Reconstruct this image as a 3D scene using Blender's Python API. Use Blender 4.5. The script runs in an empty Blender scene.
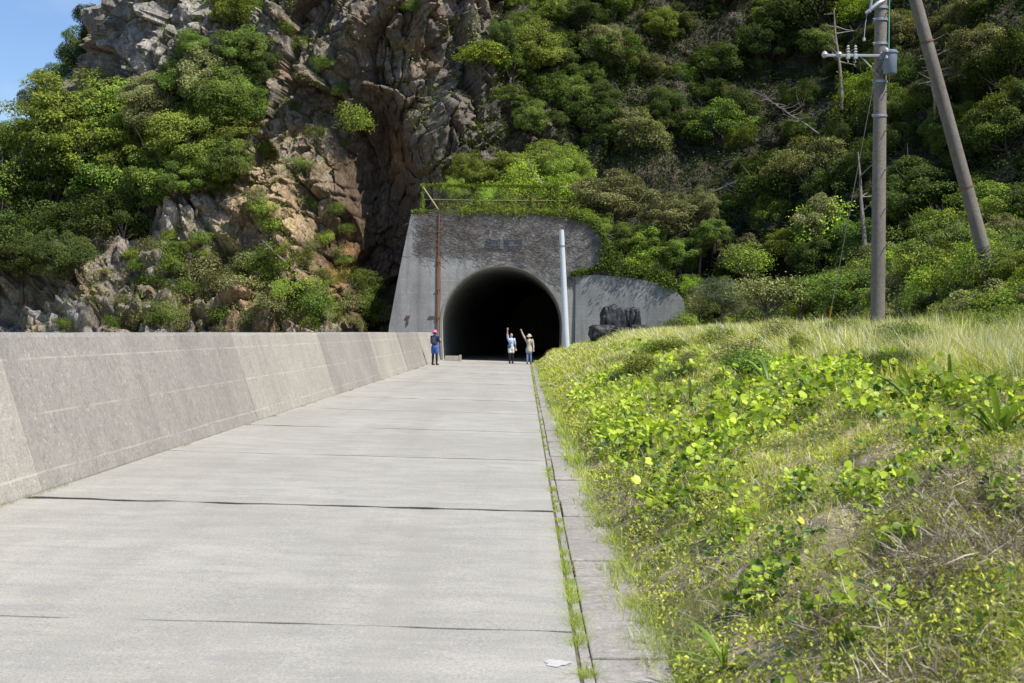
import bpy, bmesh, math, random
import numpy as np
from mathutils import Vector, Matrix, Quaternion
from mathutils.bvhtree import BVHTree
random.seed(7); rng = np.random.default_rng(7)
scene = bpy.context.scene
C = scene.collection
R = math.radians

# ------------------------------------------------------------------ camera
F = 1422.2; CAMZ = 1.6
cam_d = bpy.data.cameras.new('camera'); cam = bpy.data.objects.new('camera', cam_d); C.objects.link(cam)
cam_d.lens = 50; cam_d.sensor_width = 36; cam_d.clip_end = 5000; cam_d.clip_start = .05
yaw = math.atan(13/F); pitch = math.atan(9.5/F); roll = R(.5)
cam.matrix_world = (Matrix.Translation((0, 0, CAMZ)) @ Matrix.Rotation(yaw, 4, 'Z') @
                    Matrix.Rotation(math.pi/2 - pitch, 4, 'X') @ Matrix.Rotation(roll, 4, 'Z'))
cam_d.dof.use_dof = True; cam_d.dof.focus_distance = 45; cam_d.dof.aperture_fstop = 9
scene.camera = cam
CR = cam.matrix_world.to_3x3()
def ray(px, py): return (CR @ Vector(((px-512)/F, -(py-341.5)/F, -1))).normalized()
def P(px, py, Y):                                   # the point of the place at depth Y along the road
    d = ray(px, py); return Vector((0, 0, CAMZ)) + d*(Y/d.y)

# ------------------------------------------------------------------ numpy noise
_perm = np.random.default_rng(3).permutation(4096)
def _h(i, j, k, s=0): return _perm[(_perm[(_perm[(i+s*57) & 4095]+j) & 4095]+k) & 4095]
_g = np.random.default_rng(5).normal(size=(4096, 3)); _g /= np.linalg.norm(_g, axis=1)[:, None]
_u = np.random.default_rng(6).random((4096, 3))
def perlin(p, s=0):
    p = np.asarray(p, float); i = np.floor(p).astype(int); f = p-i; w = f*f*f*(f*(f*6-15)+10); out = 0
    for a in (0, 1):
        for b in (0, 1):
            for c in (0, 1):
                g = _g[_h(i[:, 0]+a, i[:, 1]+b, i[:, 2]+c, s)]
                d = (g*(f-np.array([a, b, c]))).sum(1)
                out = out + d*(w[:, 0] if a else 1-w[:, 0])*(w[:, 1] if b else 1-w[:, 1])*(w[:, 2] if c else 1-w[:, 2])
    return out*1.5
def fbm(p, o=4, s=0, gain=.5):
    p = np.asarray(p, float); a = 1; t = 0; n = 0
    for k in range(o): t = t+a*perlin(p*2**k+k*7.3, s+k); n += a; a *= gain
    return t/n
def worley(p, s=0):                                 # nearest cell: distance, hash, faceted plane value, edge distance
    i = np.floor(p).astype(int); best = np.full(len(p), 9.); sec = np.full(len(p), 9.); hid = np.zeros(len(p), int); off = np.zeros((len(p), 3))
    for a in (-1, 0, 1):
        for b in (-1, 0, 1):
            for c in (-1, 0, 1):
                q = i+np.array([a, b, c]); h = _h(q[:, 0], q[:, 1], q[:, 2], s); pt = q+_u[h]; d = ((p-pt)**2).sum(1)
                m = d < best; sec = np.where(m, best, np.minimum(sec, d)); best = np.where(m, d, best); hid = np.where(m, h, hid); off[m] = (p-pt)[m]
    return np.sqrt(best), hid, (off*_g[hid]).sum(1), np.sqrt(sec)-np.sqrt(best)
def sst(a, b, x): t = np.clip((x-a)/(b-a), 0, 1); return t*t*(3-2*t)

# ------------------------------------------------------------------ mesh helpers
def tag(o, label=None, cat=None, group=None, kind=None):
    if label: o['label'] = label
    if cat: o['category'] = cat
    if group: o['group'] = group
    if kind: o['kind'] = kind
    return o
def empty(name, loc=(0, 0, 0), label=None, cat=None, group=None, rz=0):
    o = bpy.data.objects.new(name, None); o.empty_display_size = .2; C.objects.link(o); o.location = loc; o.rotation_euler.z = rz
    return tag(o, label, cat, group)
def npmesh(name, V, Fc, mats, col=None, smooth=False, mi=None):
    """V (n,3); Fc: array (m,k) or list of arrays of different k"""
    V = np.asarray(V, np.float32)
    Fs = [np.asarray(f, np.int32) for f in (Fc if isinstance(Fc, list) else [Fc]) if len(f)]
    me = bpy.data.meshes.new(name); me.vertices.add(len(V)); me.vertices.foreach_set('co', V.ravel())
    nl = sum(f.size for f in Fs); me.loops.add(nl); me.loops.foreach_set('vertex_index', np.concatenate([f.ravel() for f in Fs]))
    tot = np.concatenate([np.full(len(f), f.shape[1], np.int32) for f in Fs])
    st = np.concatenate([[0], np.cumsum(tot)[:-1]]).astype(np.int32)
    me.polygons.add(len(tot)); me.polygons.foreach_set('loop_start', st)
    try: me.polygons.foreach_set('loop_total', tot)
    except Exception: pass
    me.polygons.foreach_set('use_smooth', np.full(len(tot), bool(smooth)))
    for m in (mats if isinstance(mats, (list, tuple)) else [mats]): me.materials.append(m)
    if mi is not None: me.polygons.foreach_set('material_index', np.asarray(mi, np.int32))
    if col is not None:
        a = me.color_attributes.new('col', 'FLOAT_COLOR', 'POINT')
        c = np.ones((len(V), 4), np.float32); c[:, :3] = col; a.data.foreach_set('color', c.ravel())
    me.update(calc_edges=True); me.validate()
    return me
def link(name, me, parent=None, loc=None):
    o = bpy.data.objects.new(name, me); C.objects.link(o)
    if parent: o.parent = parent
    if loc is not None: o.location = loc
    return o
class MB:                                            # collects shapes for one mesh
    def __init__(s): s.V = []; s.Q = []; s.T = []; s.n = 0
    def add(s, V, Q=(), T=()):
        V = np.asarray(V, float); s.V.append(V)
        if len(Q): s.Q.append(np.asarray(Q, int)+s.n)
        if len(T): s.T.append(np.asarray(T, int)+s.n)
        s.n += len(V); return s
    def box(s, c, d, M=None, bev=0):
        bm = bmesh.new(); bmesh.ops.create_cube(bm, size=1); bmesh.ops.scale(bm, vec=d, verts=bm.verts)
        if bev: bmesh.ops.bevel(bm, geom=bm.edges[:], offset=bev, segments=2, affect='EDGES', profile=.6)
        return s.bm(bm, c, M)
    def bm(s, bm, c=(0, 0, 0), M=None):
        if M is not None: bmesh.ops.transform(bm, matrix=M, verts=bm.verts)
        bmesh.ops.translate(bm, vec=c, verts=bm.verts); bm.verts.index_update()
        V = [v.co[:] for v in bm.verts]; Q = []; T = []
        bmesh.ops.triangulate(bm, faces=[f for f in bm.faces if len(f.verts) > 4])
        for f in bm.faces:
            (Q if len(f.verts) == 4 else T).append([v.index for v in f.verts])
        bm.free(); return s.add(V, Q, T)
    def tube(s, pts, rad, n=8, cap=True):
        pts = [Vector(p) for p in pts]; rad = rad if hasattr(rad, '__len__') else [rad]*len(pts)
        V = []; up = None
        for i, p in enumerate(pts):
            d = (pts[min(i+1, len(pts)-1)]-pts[max(i-1, 0)]).normalized()
            if up is None: up = d.orthogonal().normalized()
            up = (up-d*up.dot(d)).normalized(); sd = d.cross(up)
            for k in range(n):
                a = 2*math.pi*k/n; V.append(p+(up*math.cos(a)+sd*math.sin(a))*rad[i])
        Q = [[i*n+k, i*n+(k+1) % n, (i+1)*n+(k+1) % n, (i+1)*n+k] for i in range(len(pts)-1) for k in range(n)]; T = []
        if cap:
            V += [pts[0], pts[-1]]; a, b = len(V)-2, len(V)-1; e = (len(pts)-1)*n
            T = [[a, (k+1) % n, k] for k in range(n)]+[[b, e+k, e+(k+1) % n] for k in range(n)]
        return s.add([v[:] for v in V], Q, T)
    def lathe(s, prof, c, n=20, M=None):
        V = []
        for r, z in prof:
            for k in range(n):
                a = 2*math.pi*k/n; v = Vector((r*math.cos(a), r*math.sin(a), z)); V.append((M @ v if M else v)+Vector(c))
        Q = [[i*n+k, i*n+(k+1) % n, (i+1)*n+(k+1) % n, (i+1)*n+k] for i in range(len(prof)-1) for k in range(n)]
        return s.add([v[:] for v in V], Q)
    def mesh(s, name, mat, smooth=False, col=None):
        return npmesh(name, np.concatenate(s.V), [np.concatenate(s.Q) if s.Q else np.zeros((0, 4), int), np.concatenate(s.T) if s.T else np.zeros((0, 3), int)], mat, smooth=smooth, col=col)
    def build(s, name, mat, parent=None, smooth=False, loc=None):
        me = s.mesh(name, mat, smooth)
        if smooth:
            try: me.set_sharp_from_angle(angle=R(40))
            except Exception: pass
        return link(name, me, parent, loc)

# ------------------------------------------------------------------ materials
class NT:
    def __init__(s, name):
        s.m = bpy.data.materials.new(name); s.m.use_nodes = True; s.t = s.m.node_tree; s.t.nodes.clear()
        s.out = s.n('ShaderNodeOutputMaterial')
    def n(s, typ, **kw):
        x = s.t.nodes.new(typ)
        for k, v in kw.items():
            if k in ('op', 'operation'): x.operation = v
            elif hasattr(x, k): setattr(x, k, v)
            else: x.inputs[k.replace('_', ' ')].default_value = v
        return x
    def l(s, a, b):
        s.t.links.new(a.outputs[0] if hasattr(a, 'outputs') else a, b); return s
    def coord(s, scale=(1, 1, 1), kind='pos', rot=(0, 0, 0)):
        src = s.n('ShaderNodeNewGeometry').outputs['Position'] if kind == 'pos' else s.n('ShaderNodeTexCoord').outputs['Object']
        mp = s.n('ShaderNodeMapping'); mp.inputs['Scale'].default_value = scale; mp.inputs['Rotation'].default_value = rot
        s.l(src, mp.inputs[0]); return mp.outputs[0]
    def noise(s, scale=1, detail=4, rough=.55, co=None, dist=0):
        x = s.n('ShaderNodeTexNoise'); x.inputs['Scale'].default_value = scale; x.inputs['Detail'].default_value = detail
        x.inputs['Roughness'].default_value = rough; x.inputs['Distortion'].default_value = dist
        s.l(co if co is not None else s.coord(), x.inputs['Vector']); return x.outputs['Fac']
    def ramp(s, fac, stops):
        x = s.n('ShaderNodeValToRGB'); e = x.color_ramp.elements
        while len(e) < len(stops): e.new(.5)
        for q, (p, c) in zip(e, stops): q.position = p; q.color = (*(c if hasattr(c, '__len__') else (c, c, c)), 1)
        s.l(fac, x.inputs[0]); return x.outputs[0]
    def mix(s, fac, a, b, mode='MIX'):
        x = s.n('ShaderNodeMix'); x.data_type = 'RGBA'; x.blend_type = mode
        for sock, v in ((x.inputs[0], fac), (x.inputs[6], a), (x.inputs[7], b)):
            if hasattr(v, 'links') or hasattr(v, 'is_linked'): s.t.links.new(v, sock)
            else: sock.default_value = v if not hasattr(v, '__len__') else (*v, 1) if len(v) == 3 else v
        return x.outputs[2]
    def math(s, op, a, b=0.):
        x = s.n('ShaderNodeMath', operation=op)
        for sock, v in ((x.inputs[0], a), (x.inputs[1], b)):
            if hasattr(v, 'is_linked'): s.t.links.new(v, sock)
            else: sock.default_value = v
        return x.outputs[0]
    def attr(s, name='col'):
        x = s.n('ShaderNodeAttribute'); x.attribute_name = name; return x.outputs['Color']
    def bump(s, h, strength=.5, dist=.02):
        x = s.n('ShaderNodeBump'); x.inputs['Strength'].default_value = strength; x.inputs['Distance'].default_value = dist
        s.l(h, x.inputs['Height']); return x.outputs[0]
    def pbsdf(s, color, rough=.8, spec=.3, metal=0, normal=None):
        b = s.n('ShaderNodeBsdfPrincipled')
        for k, v in (('Base Color', color), ('Roughness', rough), ('Specular IOR Level', spec), ('Metallic', metal)):
            if hasattr(v, 'is_linked'): s.t.links.new(v, b.inputs[k])
            else: b.inputs[k].default_value = (*v, 1) if hasattr(v, '__len__') else v
        if normal is not None: s.l(normal, b.inputs['Normal'])
        return b
    def fin(s, b): s.l(b, s.out.inputs[0]); return s.m

def m_simple(name, c, rough=.7, metal=0, spec=.3, var=.25, sc=6, bump=.0):
    t = NT(name); nz = t.noise(sc, 5, co=t.coord(kind='obj'))
    col = t.mix(nz, [v*(1-var) for v in c], [min(1, v*(1+var)) for v in c])
    return t.fin(t.pbsdf(col, rough, spec, metal, t.bump(nz, bump, .02) if bump else None))
def m_leaf(name, transl=.24, rough=.6, hue=.0, spec=.2, var=.35):
    t = NT(name); oi = t.n('ShaderNodeObjectInfo')
    a = t.attr()
    nz = t.noise(.9, 2)
    v = t.ramp(nz, [(.3, 1-var), (.7, 1+var*.6)])
    col = t.mix(1., a, v, 'MULTIPLY')
    hs = t.n('ShaderNodeHueSaturation'); t.l(col, hs.inputs['Color'])
    r1 = t.math('MULTIPLY_ADD', oi.outputs['Random'], .03); t.t.nodes[-1].inputs[2].default_value = .488
    r2 = t.math('MULTIPLY_ADD', oi.outputs['Random'], .6); t.t.nodes[-1].inputs[2].default_value = .8
    t.l(r1, hs.inputs['Hue']); t.l(r2, hs.inputs['Value'])
    b = t.pbsdf(hs.outputs[0], rough, spec)
    tr = t.n('ShaderNodeBsdfTranslucent'); tc = t.mix(1., hs.outputs[0], (1.25, 1.3, .55), 'MULTIPLY'); t.l(tc, tr.inputs[0])
    mx = t.n('ShaderNodeMixShader'); mx.inputs[0].default_value = transl; t.l(b, mx.inputs[1]); t.l(tr, mx.inputs[2])
    return t.fin(mx)
def m_bark(name, c):
    t = NT(name); nz = t.noise(7, 6, .65, co=t.coord((1, 1, .3), 'obj'))
    return t.fin(t.pbsdf(t.ramp(nz, [(.3, [v*.5 for v in c]), (.7, [v*1.4 for v in c])]), .9, .2, 0, t.bump(nz, .6, .03)))

def m_concrete(name, c, stain=.35, boards=0, fleck=0, streak=0, seed=0):
    t = NT(name); co = t.coord()
    big = t.noise(.45+seed*.01, 5, .6, co); mid = t.noise(3.1, 6, .65, co); fine = t.noise(60, 4, .7, co)
    col = t.mix(t.ramp(big, [(.3, 0.), (.7, 1.)]), [v*(1-stain) for v in c], [v*1.12 for v in c])
    col = t.mix(t.math('MULTIPLY', mid, .8), col, [v*.78 for v in c])
    col = t.mix(1., col, t.ramp(fine, [(.3, .6), (.5, 1.), (.7, 1.25)]), 'MULTIPLY')
    col = t.mix(1., col, t.ramp(t.noise(14, 5, .7, co), [(.3, .75), (.5, 1.), (.7, 1.15)]), 'MULTIPLY')
    if boards:                                    # form-board lines at even heights
        sp = t.n('ShaderNodeSeparateXYZ'); t.l(co, sp.inputs[0])
        wob = t.math('MULTIPLY', t.noise(.35, 2, co=co), .03)
        z = t.math('ADD', sp.outputs[2], wob)
        m = t.math('ABSOLUTE', t.math('SUBTRACT', t.math('FRACT', t.math('MULTIPLY', z, boards)), .5))
        ln = t.ramp(m, [(0., 1.), (.006*boards, .8), (.014*boards, 0.)])
        ln = t.math('MULTIPLY', ln, t.ramp(t.noise(1.7, 3, co=co), [(.35, 0.), (.6, .55)]))
        col = t.mix(ln, col, [min(1, v*1.45) for v in c])
    if streak:
        st = t.noise(1., 5, .7, t.coord((2.2, 2.2, .18)))
        col = t.mix(t.ramp(st, [(.45, 0.), (.68, streak)]), col, [v*.32 for v in c])
    if fleck:
        vo = t.n('ShaderNodeTexNoise'); vo.inputs['Scale'].default_value = 16; vo.inputs['Detail'].default_value = 3; t.l(co, vo.inputs['Vector'])
        col = t.mix(t.ramp(vo.outputs['Fac'], [(.63, 0.), (.70, fleck)]), col, [min(1, v*1.7) for v in c])
    h = t.mix(.5, mid, fine)
    return t.fin(t.pbsdf(col, .88, .2, 0, t.bump(h, .35, .012)))

def m_road():
    t = NT('road_concrete'); co = t.coord()
    broom = t.noise(1., 5, .7, t.coord((.9, 9., 1)))          # brushed across the road
    big = t.noise(.28, 5, .6, co); mid = t.noise(1.6, 6, .7, t.coord((1, 1.8, 1))); fine = t.noise(75, 5, .75, co); sp = t.noise(22, 3, .6, co)
    col = t.mix(t.ramp(big, [(.32, 0.), (.68, 1.)]), (.35, .330, .280), (.46, .437, .38))
    col = t.mix(t.ramp(mid, [(.4, 0.), (.65, .75)]), col, (.30, .293, .27))
    col = t.mix(t.ramp(broom, [(.35, .35), (.6, 0.)]), col, (.31, .30, .275))
    col = t.mix(1., col, t.ramp(fine, [(.28, .5), (.48, 1.), (.72, 1.35)]), 'MULTIPLY')
    col = t.mix(t.ramp(sp, [(.62, 0.), (.72, .35)]), col, (.62, .61, .58))
    col = t.mix(t.ramp(t.noise(5, 4, .6, co), [(.66, 0.), (.74, .3)]), col, (.2, .19, .17))
    pit = t.noise(38, 2, .5, co); col = t.mix(t.ramp(pit, [(.70, 0.), (.76, .55)]), col, (.12, .11, .10))
    lane = t.noise(1., 4, .6, t.coord((1.3, .07, 1))); col = t.mix(t.ramp(lane, [(.5, 0.), (.72, .4)]), col, (.27, .255, .215))
    h = t.mix(.5, broom, fine)
    return t.fin(t.pbsdf(col, .9, .15, 0, t.bump(h, .45, .01)))

def m_rock():
    t = NT('cliff_rock'); a = t.attr(); co = t.coord()
    n1 = t.noise(.9, 8, .68, t.coord((1, 1, .6), rot=(.3, .5, 0)), .6); n2 = t.noise(5, 7, .7, t.coord((1, 1, .5), rot=(.2, .4, 0)), 1.2)
    vo = t.n('ShaderNodeTexVoronoi'); vo.feature = 'DISTANCE_TO_EDGE'; vo.inputs['Scale'].default_value = 1.3
    wp = t.mix(.25, t.coord((1, 1, .55)), t.n('ShaderNodeTexNoise').outputs['Color'], 'ADD'); t.l(wp, vo.inputs['Vector'])
    crack = t.ramp(vo.outputs[0], [(0., .6), (.04, .9), (.1, 1.)])
    col = t.mix(1., a, t.ramp(n1, [(.3, .55), (.5, 1.), (.7, 1.4)]), 'MULTIPLY')
    col = t.mix(1., col, t.ramp(n2, [(.3, .5), (.5, 1.), (.72, 1.5)]), 'MULTIPLY')
    col = t.mix(1., col, crack, 'MULTIPLY')
    h = t.mix(.4, n2, vo.outputs[0])
    return t.fin(t.pbsdf(col, .92, .15, 0, t.bump(h, .9, .25)))
def m_attr(name, rough=.9, sc=20, var=.4, bump=.4):
    t = NT(name); nz = t.noise(sc, 6, .65)
    return t.fin(t.pbsdf(t.mix(1., t.attr(), t.ramp(nz, [(.3, 1-var), (.7, 1+var)]), 'MULTIPLY'), rough, .15, 0, t.bump(nz, bump, .03)))

M = {}
M['leaf'] = m_leaf('foliage'); M['leaf_gloss'] = m_leaf('glossy_leaf', .35, .42, spec=.35, var=.2); M['grass'] = m_leaf('grass_blade', .27, .55, spec=.2, var=.25)
M['bark'] = m_bark('bark', (.13, .11, .09)); M['deadwood'] = m_bark('weathered_dead_wood', (.24, .21, .18))
M['road'] = m_road(); M['kerb'] = m_concrete('kerb_concrete', (.40, .37, .325), .35, 0, .4, .2, 5)
M['wall_light'] = m_concrete('pale_wall_concrete', (.42, .395, .345), .25, 1.9, .3, .2)
M['wall_dark'] = m_concrete('grey_wall_concrete', (.345, .325, .292), .3, 1.9, .4, .2, 3)
M['portal'] = m_concrete('portal_concrete', (.36, .36, .345), .35, 1.5, 0, .5)
M['lining'] = m_concrete('tunnel_lining', (.62, .60, .56), .3, .8, 0, .3)
M['archedge'] = m_concrete('arch_edge_concrete', (.30, .295, .28), .35, 0, 0, .4)
M['rock'] = m_rock(); M['soil'] = m_attr('bank_soil'); M['darksoil'] = m_simple('dark_joint_soil', (.035, .031, .026), .95, var=.5, sc=30, bump=.5)
M['pole'] = m_concrete('pole_concrete', (.235, .21, .18), .3, 0, .2, .35)
M['galv'] = m_simple('galvanised_steel', (.36, .38, .4), .45, .5, .5, .15, 12)
M['white'] = m_simple('white_glazed_porcelain', (.42, .43, .45), .35, 0, .5, .08)
M['box'] = m_simple('blue_grey_enamel', (.19, .23, .29), .45, .1, .5, .15, 8)
M['palepole'] = m_simple('pale_painted_steel', (.62, .66, .70), .45, .1, .4, .15, 2)
M['rust'] = m_simple('rusty_iron', (.20, .115, .075), .9, .1, .2, .5, 9, .4)
M['blackbag'] = m_simple('black_woven_plastic', (.019, .02, .024), .6, 0, .5, .6, 9, .9)
M['plaque'] = m_simple('weathered_blue_grey_plaque', (.05, .06, .08), .75, 0, .3, .6, 22, .3)
M['plaqueworn'] = m_simple('worn_plaque_letters', (.13, .135, .15), .7, .1, .3, .4, 30, .3)
M['green'] = m_simple('green_cable_sheath', (.12, .32, .26), .5)
M['yellow'] = m_simple('orange_guy_guard', (.65, .30, .04), .5)
M['fence'] = m_simple('yellowed_fence_paint', (.42, .38, .20), .7, .1, .3, .35, 9)
M['skin'] = m_simple('skin', (.52, .33, .24), .55, var=.08)

# ------------------------------------------------------------------ world & sun
SUN = Vector((.50, -.34, .80)).normalized()
el = math.asin(SUN.z); az = math.atan2(SUN.x, SUN.y)
w = bpy.data.worlds.new('World'); scene.world = w; w.use_nodes = True; nt = w.node_tree; nt.nodes.clear()
sky = nt.nodes.new('ShaderNodeTexSky'); sky.sky_type = 'NISHITA'; sky.sun_disc = False; sky.sun_elevation = el; sky.sun_rotation = az
sky.air_density = 1.15; sky.dust_density = .25; sky.ozone_density = 2.2; sky.altitude = 0
tc = nt.nodes.new('ShaderNodeTexCoord'); mp = nt.nodes.new('ShaderNodeMapping'); mp.inputs['Scale'].default_value = (2.2, 2.2, 9)
nt.links.new(tc.outputs['Generated'], mp.inputs[0])
cn = nt.nodes.new('ShaderNodeTexNoise'); cn.inputs['Scale'].default_value = 2.4; cn.inputs['Detail'].default_value = 8; cn.inputs['Roughness'].default_value = .62
nt.links.new(mp.outputs[0], cn.inputs['Vector'])
cr = nt.nodes.new('ShaderNodeValToRGB'); cr.color_ramp.elements[0].position = .45; cr.color_ramp.elements[0].color = (0, 0, 0, 1)
cr.color_ramp.elements[1].position = .8; cr.color_ramp.elements[1].color = (.22, .22, .22, 1); nt.links.new(cn.outputs['Fac'], cr.inputs[0])
mx = nt.nodes.new('ShaderNodeMix'); mx.data_type = 'RGBA'; nt.links.new(cr.outputs[0], mx.inputs[0]); tn = nt.nodes.new('ShaderNodeMix'); tn.data_type = 'RGBA'; tn.blend_type = 'MULTIPLY'; tn.inputs[0].default_value = 1; tn.inputs[7].default_value = (.86, .98, 1.22, 1); nt.links.new(sky.outputs[0], tn.inputs[6]); nt.links.new(tn.outputs[2], mx.inputs[6]); mx.inputs[7].default_value = (7.5, 8, 8.6, 1)
bg = nt.nodes.new('ShaderNodeBackground'); bg.inputs[1].default_value = .12; nt.links.new(mx.outputs[2], bg.inputs[0])
wo = nt.nodes.new('ShaderNodeOutputWorld'); nt.links.new(bg.outputs[0], wo.inputs[0])
sd = bpy.data.lights.new('sun', 'SUN'); sd.energy = 6.2; sd.angle = R(.53); sd.color = (1, .955, .88)
so = bpy.data.objects.new('sun', sd); C.objects.link(so); so.rotation_euler = SUN.to_track_quat('Z', 'Y').to_euler(); so.location = (20, -10, 40)
scene.view_settings.view_transform = 'Standard'; scene.view_settings.look = 'None'; scene.view_settings.exposure = 0

# ------------------------------------------------------------------ ground, road, kerb
def cross(X): return -.018*X                          # crossfall of the road
g = MB(); g.add([(-900, -300, -.35), (900, -300, -.35), (900, 1500, -.35), (-900, 1500, -.35)], [[0, 1, 2, 3]])
me = npmesh('ground', np.concatenate(g.V), np.concatenate(g.Q), M['soil'], col=np.tile([.2, .17, .12], (4, 1)))
tag(link('ground', me), kind='structure')

def slabs():
    mb = MB(); rr = random.Random(4)
    # joint line: skew and dark width (metres), as seen in the photograph
    joints = [(-3.2, .02), (2.6, .03), (7.62, .05), (12.72, .15), (17.75, .075), (22.7, .10), (27.8, .10), (32.8, .16), (38, .15), (43, .18), (48, .18), (53.2, .2), (58, .24), (63.2, .22), (68.2, .22), (73.2, .2), (78, .05)]
    nx = 90; xs = np.linspace(-4.47, .265, nx)
    def edge(Y, wd, k, sgn):
        p = np.stack([xs*5, np.full(nx, Y*3.1), np.full(nx, float(sgn*3))], 1)
        n = fbm(p, 3, k); n2 = fbm(p*.35+9, 2, k+3)
        half = wd/2*np.clip(.75+n2*1.8, .03, 1.5)+np.abs(n)*.012
        if k != 3: half = wd/2*np.clip(.6+n2*2.4, .0, 1.5)+np.abs(n)*.008+.002
        return Y+.03*fbm(p*.1, 2, 8)+sgn*half
    for k in range(len(joints)-1):
        (ya, wa), (yb, wb) = joints[k], joints[k+1]
        ea, eb = edge(ya, wa, k, 1), edge(yb, wb, k+1, -1)
        ny = 10; V = []
        for j in range(ny+1):
            y = ea+(eb-ea)*j/ny
            z = cross(xs)+.002*fbm(np.stack([xs*.4, y*.4, np.full(nx, 1.)], 1), 2)
            V.append(np.stack([xs, y, z], 1))
        top = np.concatenate(V); e0 = V[0]-[0, 0, .06]; e1 = V[-1]-[0, 0, .06]
        e0 = e0.copy(); e1 = e1.copy()
        q = [[j*nx+i, j*nx+i+1, (j+1)*nx+i+1, (j+1)*nx+i] for j in range(ny) for i in range(nx-1)]
        b = len(top)
        q += [[i+1, i, b+i, b+i+1] for i in range(nx-1)]+[[ny*nx+i, ny*nx+i+1, b+nx+i+1, b+nx+i] for i in range(nx-1)]
        s0 = [V[j][-1] for j in range(ny+1)]; s1 = [v-[0, 0, .08] for v in s0]; b2 = b+2*nx
        q += [[j*nx+nx-1, b2+j, b2+j+1, (j+1)*nx+nx-1] for j in range(ny)]
        mb.add(np.concatenate([top, e0, e1, np.array(s1)]), q)
    return mb
tag(slabs().build('road', M['road']), kind='structure')
mb = MB(); mb.add([(-4.6, -12, cross(-4.6)-.004), (.262, -12, cross(.262)-.004), (.262, 79, cross(.262)-.004), (-4.6, 79, cross(-4.6)-.004)], [[0, 1, 2, 3]])
mb.add([(.334, -12, -.04), (.74, -12, -.055), (.74, 79, -.055), (.334, 79, -.04)], [[0, 1, 2, 3]])
tag(mb.build('road_bed', M['darksoil']), kind='structure')
mb = MB(); mb.add([(-4.47, -12, cross(-4.47)-.004), (.265, -12, cross(.265)-.004), (.265, -3.25, cross(.265)-.004), (-4.47, -3.25, cross(-4.47)-.004)], [[0, 1, 2, 3]])
tag(mb.build('road_behind', M['road']), kind='structure')
mb = MB(); mb.add([(.262, -12, -.020), (.334, -12, -.020), (.334, 79, -.020), (.262, 79, -.020)], [[0, 1, 2, 3]])
tag(mb.build('joint_soil', m_simple('pale_joint_soil', (.15, .125, .085), .95, var=.5, sc=25, bump=.6)), kind='structure')
# kerb strip
mb = MB(); rs_ = random.Random(8)
for k in range(-2, 19):
    a, b = k*4.1, k*4.1+4.08; mb.box((.312, (a+b)/2, -.062), (.052+rs_.uniform(-.004, .004), b-a, .1), bev=.006)
tag(mb.build('edge_strip', M['kerb']), kind='structure')
mb = MB(); rr = random.Random(11); y = -8.
while y < 74.6:
    L = rr.choice([.6, .6, 1.2]); a, b = y, min(y+L, 74.7); y += L
    x0 = .345+rr.uniform(-.006, .006); x1 = .72+rr.uniform(-.012, .012); g_ = rr.choice([.003, .006, .012, .018]); h = rr.uniform(-.016, .004)
    mb.box(((x0+x1)/2, (a+b)/2, -.045+h), (x1-x0, b-a-g_*2, .1), Matrix.Rotation(rr.uniform(-.012, .012), 4, 'Y'), .008)
tag(mb.build('kerb', M['kerb']), kind='structure')
# worn pale patch on the road
bm = bmesh.new(); bmesh.ops.create_circle(bm, cap_ends=True, segments=40, radius=1)
for v in bm.verts:
    a = math.atan2(v.co.y, v.co.x); k = 1+.18*math.sin(3*a+1)+.1*math.sin(7*a); v.co.x *= .06*k; v.co.y *= .07*k
mb = MB(); c = P(563, 663, 1); d = ray(563, 663); pt = Vector((0, 0, CAMZ))+d*((CAMZ-.0)/-d.z); mb.bm(bm, (pt.x-.03, pt.y, cross(pt.x)+.0045))
tag(mb.build('pale_road_patch', m_simple('pale_mortar', (.50, .50, .47), .85, var=.25, sc=25)), kind='structure')

# ------------------------------------------------------------------ sea wall
sw = empty('sea_wall', (-4.7, 35, 0), 'long low sloping concrete sea wall in alternate grey and pale panels along left side of the road', 'wall')
ys = [-8, 2.85, 13.1, 23.7, 33.5, 44.4, 54.3, 64.5, 74.9]
for i in range(len(ys)-1):
    a, b = ys[i]+.008, ys[i+1]-.008; zt = 1.545+random.uniform(-.006, .006); dx = random.uniform(-.012, .012)
    prof = [(-4.45, .02), (-4.45+dx*.5, .10), (-4.905+dx, zt-.04), (-4.93+dx, zt), (-5.42, zt), (-5.47, zt-.05), (-5.5, -.3), (-4.45, -.3)]
    n = 60; V = []; m_ = len(prof)
    for j in range(n+1):
        yy = a+(b-a)*j/n
        for k, (x, z) in enumerate(prof): V.append((x+(.006*math.sin(yy*1.3+k) if 0 < k < 5 else 0), yy, z+(.004*math.sin(yy*2.1+i)+random.uniform(-.006, .004) if 2 <= k <= 4 else 0)))
    Q = [[j*m_+k, (j+1)*m_+k, (j+1)*m_+(k+1) % m_, j*m_+(k+1) % m_] for j in range(n) for k in range(m_)]
    V += [(x, a, z) for x, z in prof]+[(x, b, z) for x, z in prof]; e = (n+1)*m_
    V = np.array(V)-np.array([-4.7, 35, 0]); mbw = MB(); 
    caps = [[e+0, e+1, e+6, e+7], [e+1, e+2, e+5, e+6], [e+2, e+3, e+4, e+5], [e+m_+7, e+m_+6, e+m_+1, e+m_+0], [e+m_+6, e+m_+5, e+m_+2, e+m_+1], [e+m_+5, e+m_+4, e+m_+3, e+m_+2]]
    mbw.add(V, Q+caps)
    o = mbw.build('wall_panel', M['wall_dark' if i in (2, 4, 6) else 'wall_light'], sw)
    o['label'] = 'grey weathered wall panel' if i in (2, 4, 6) else 'pale wall panel'

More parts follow.
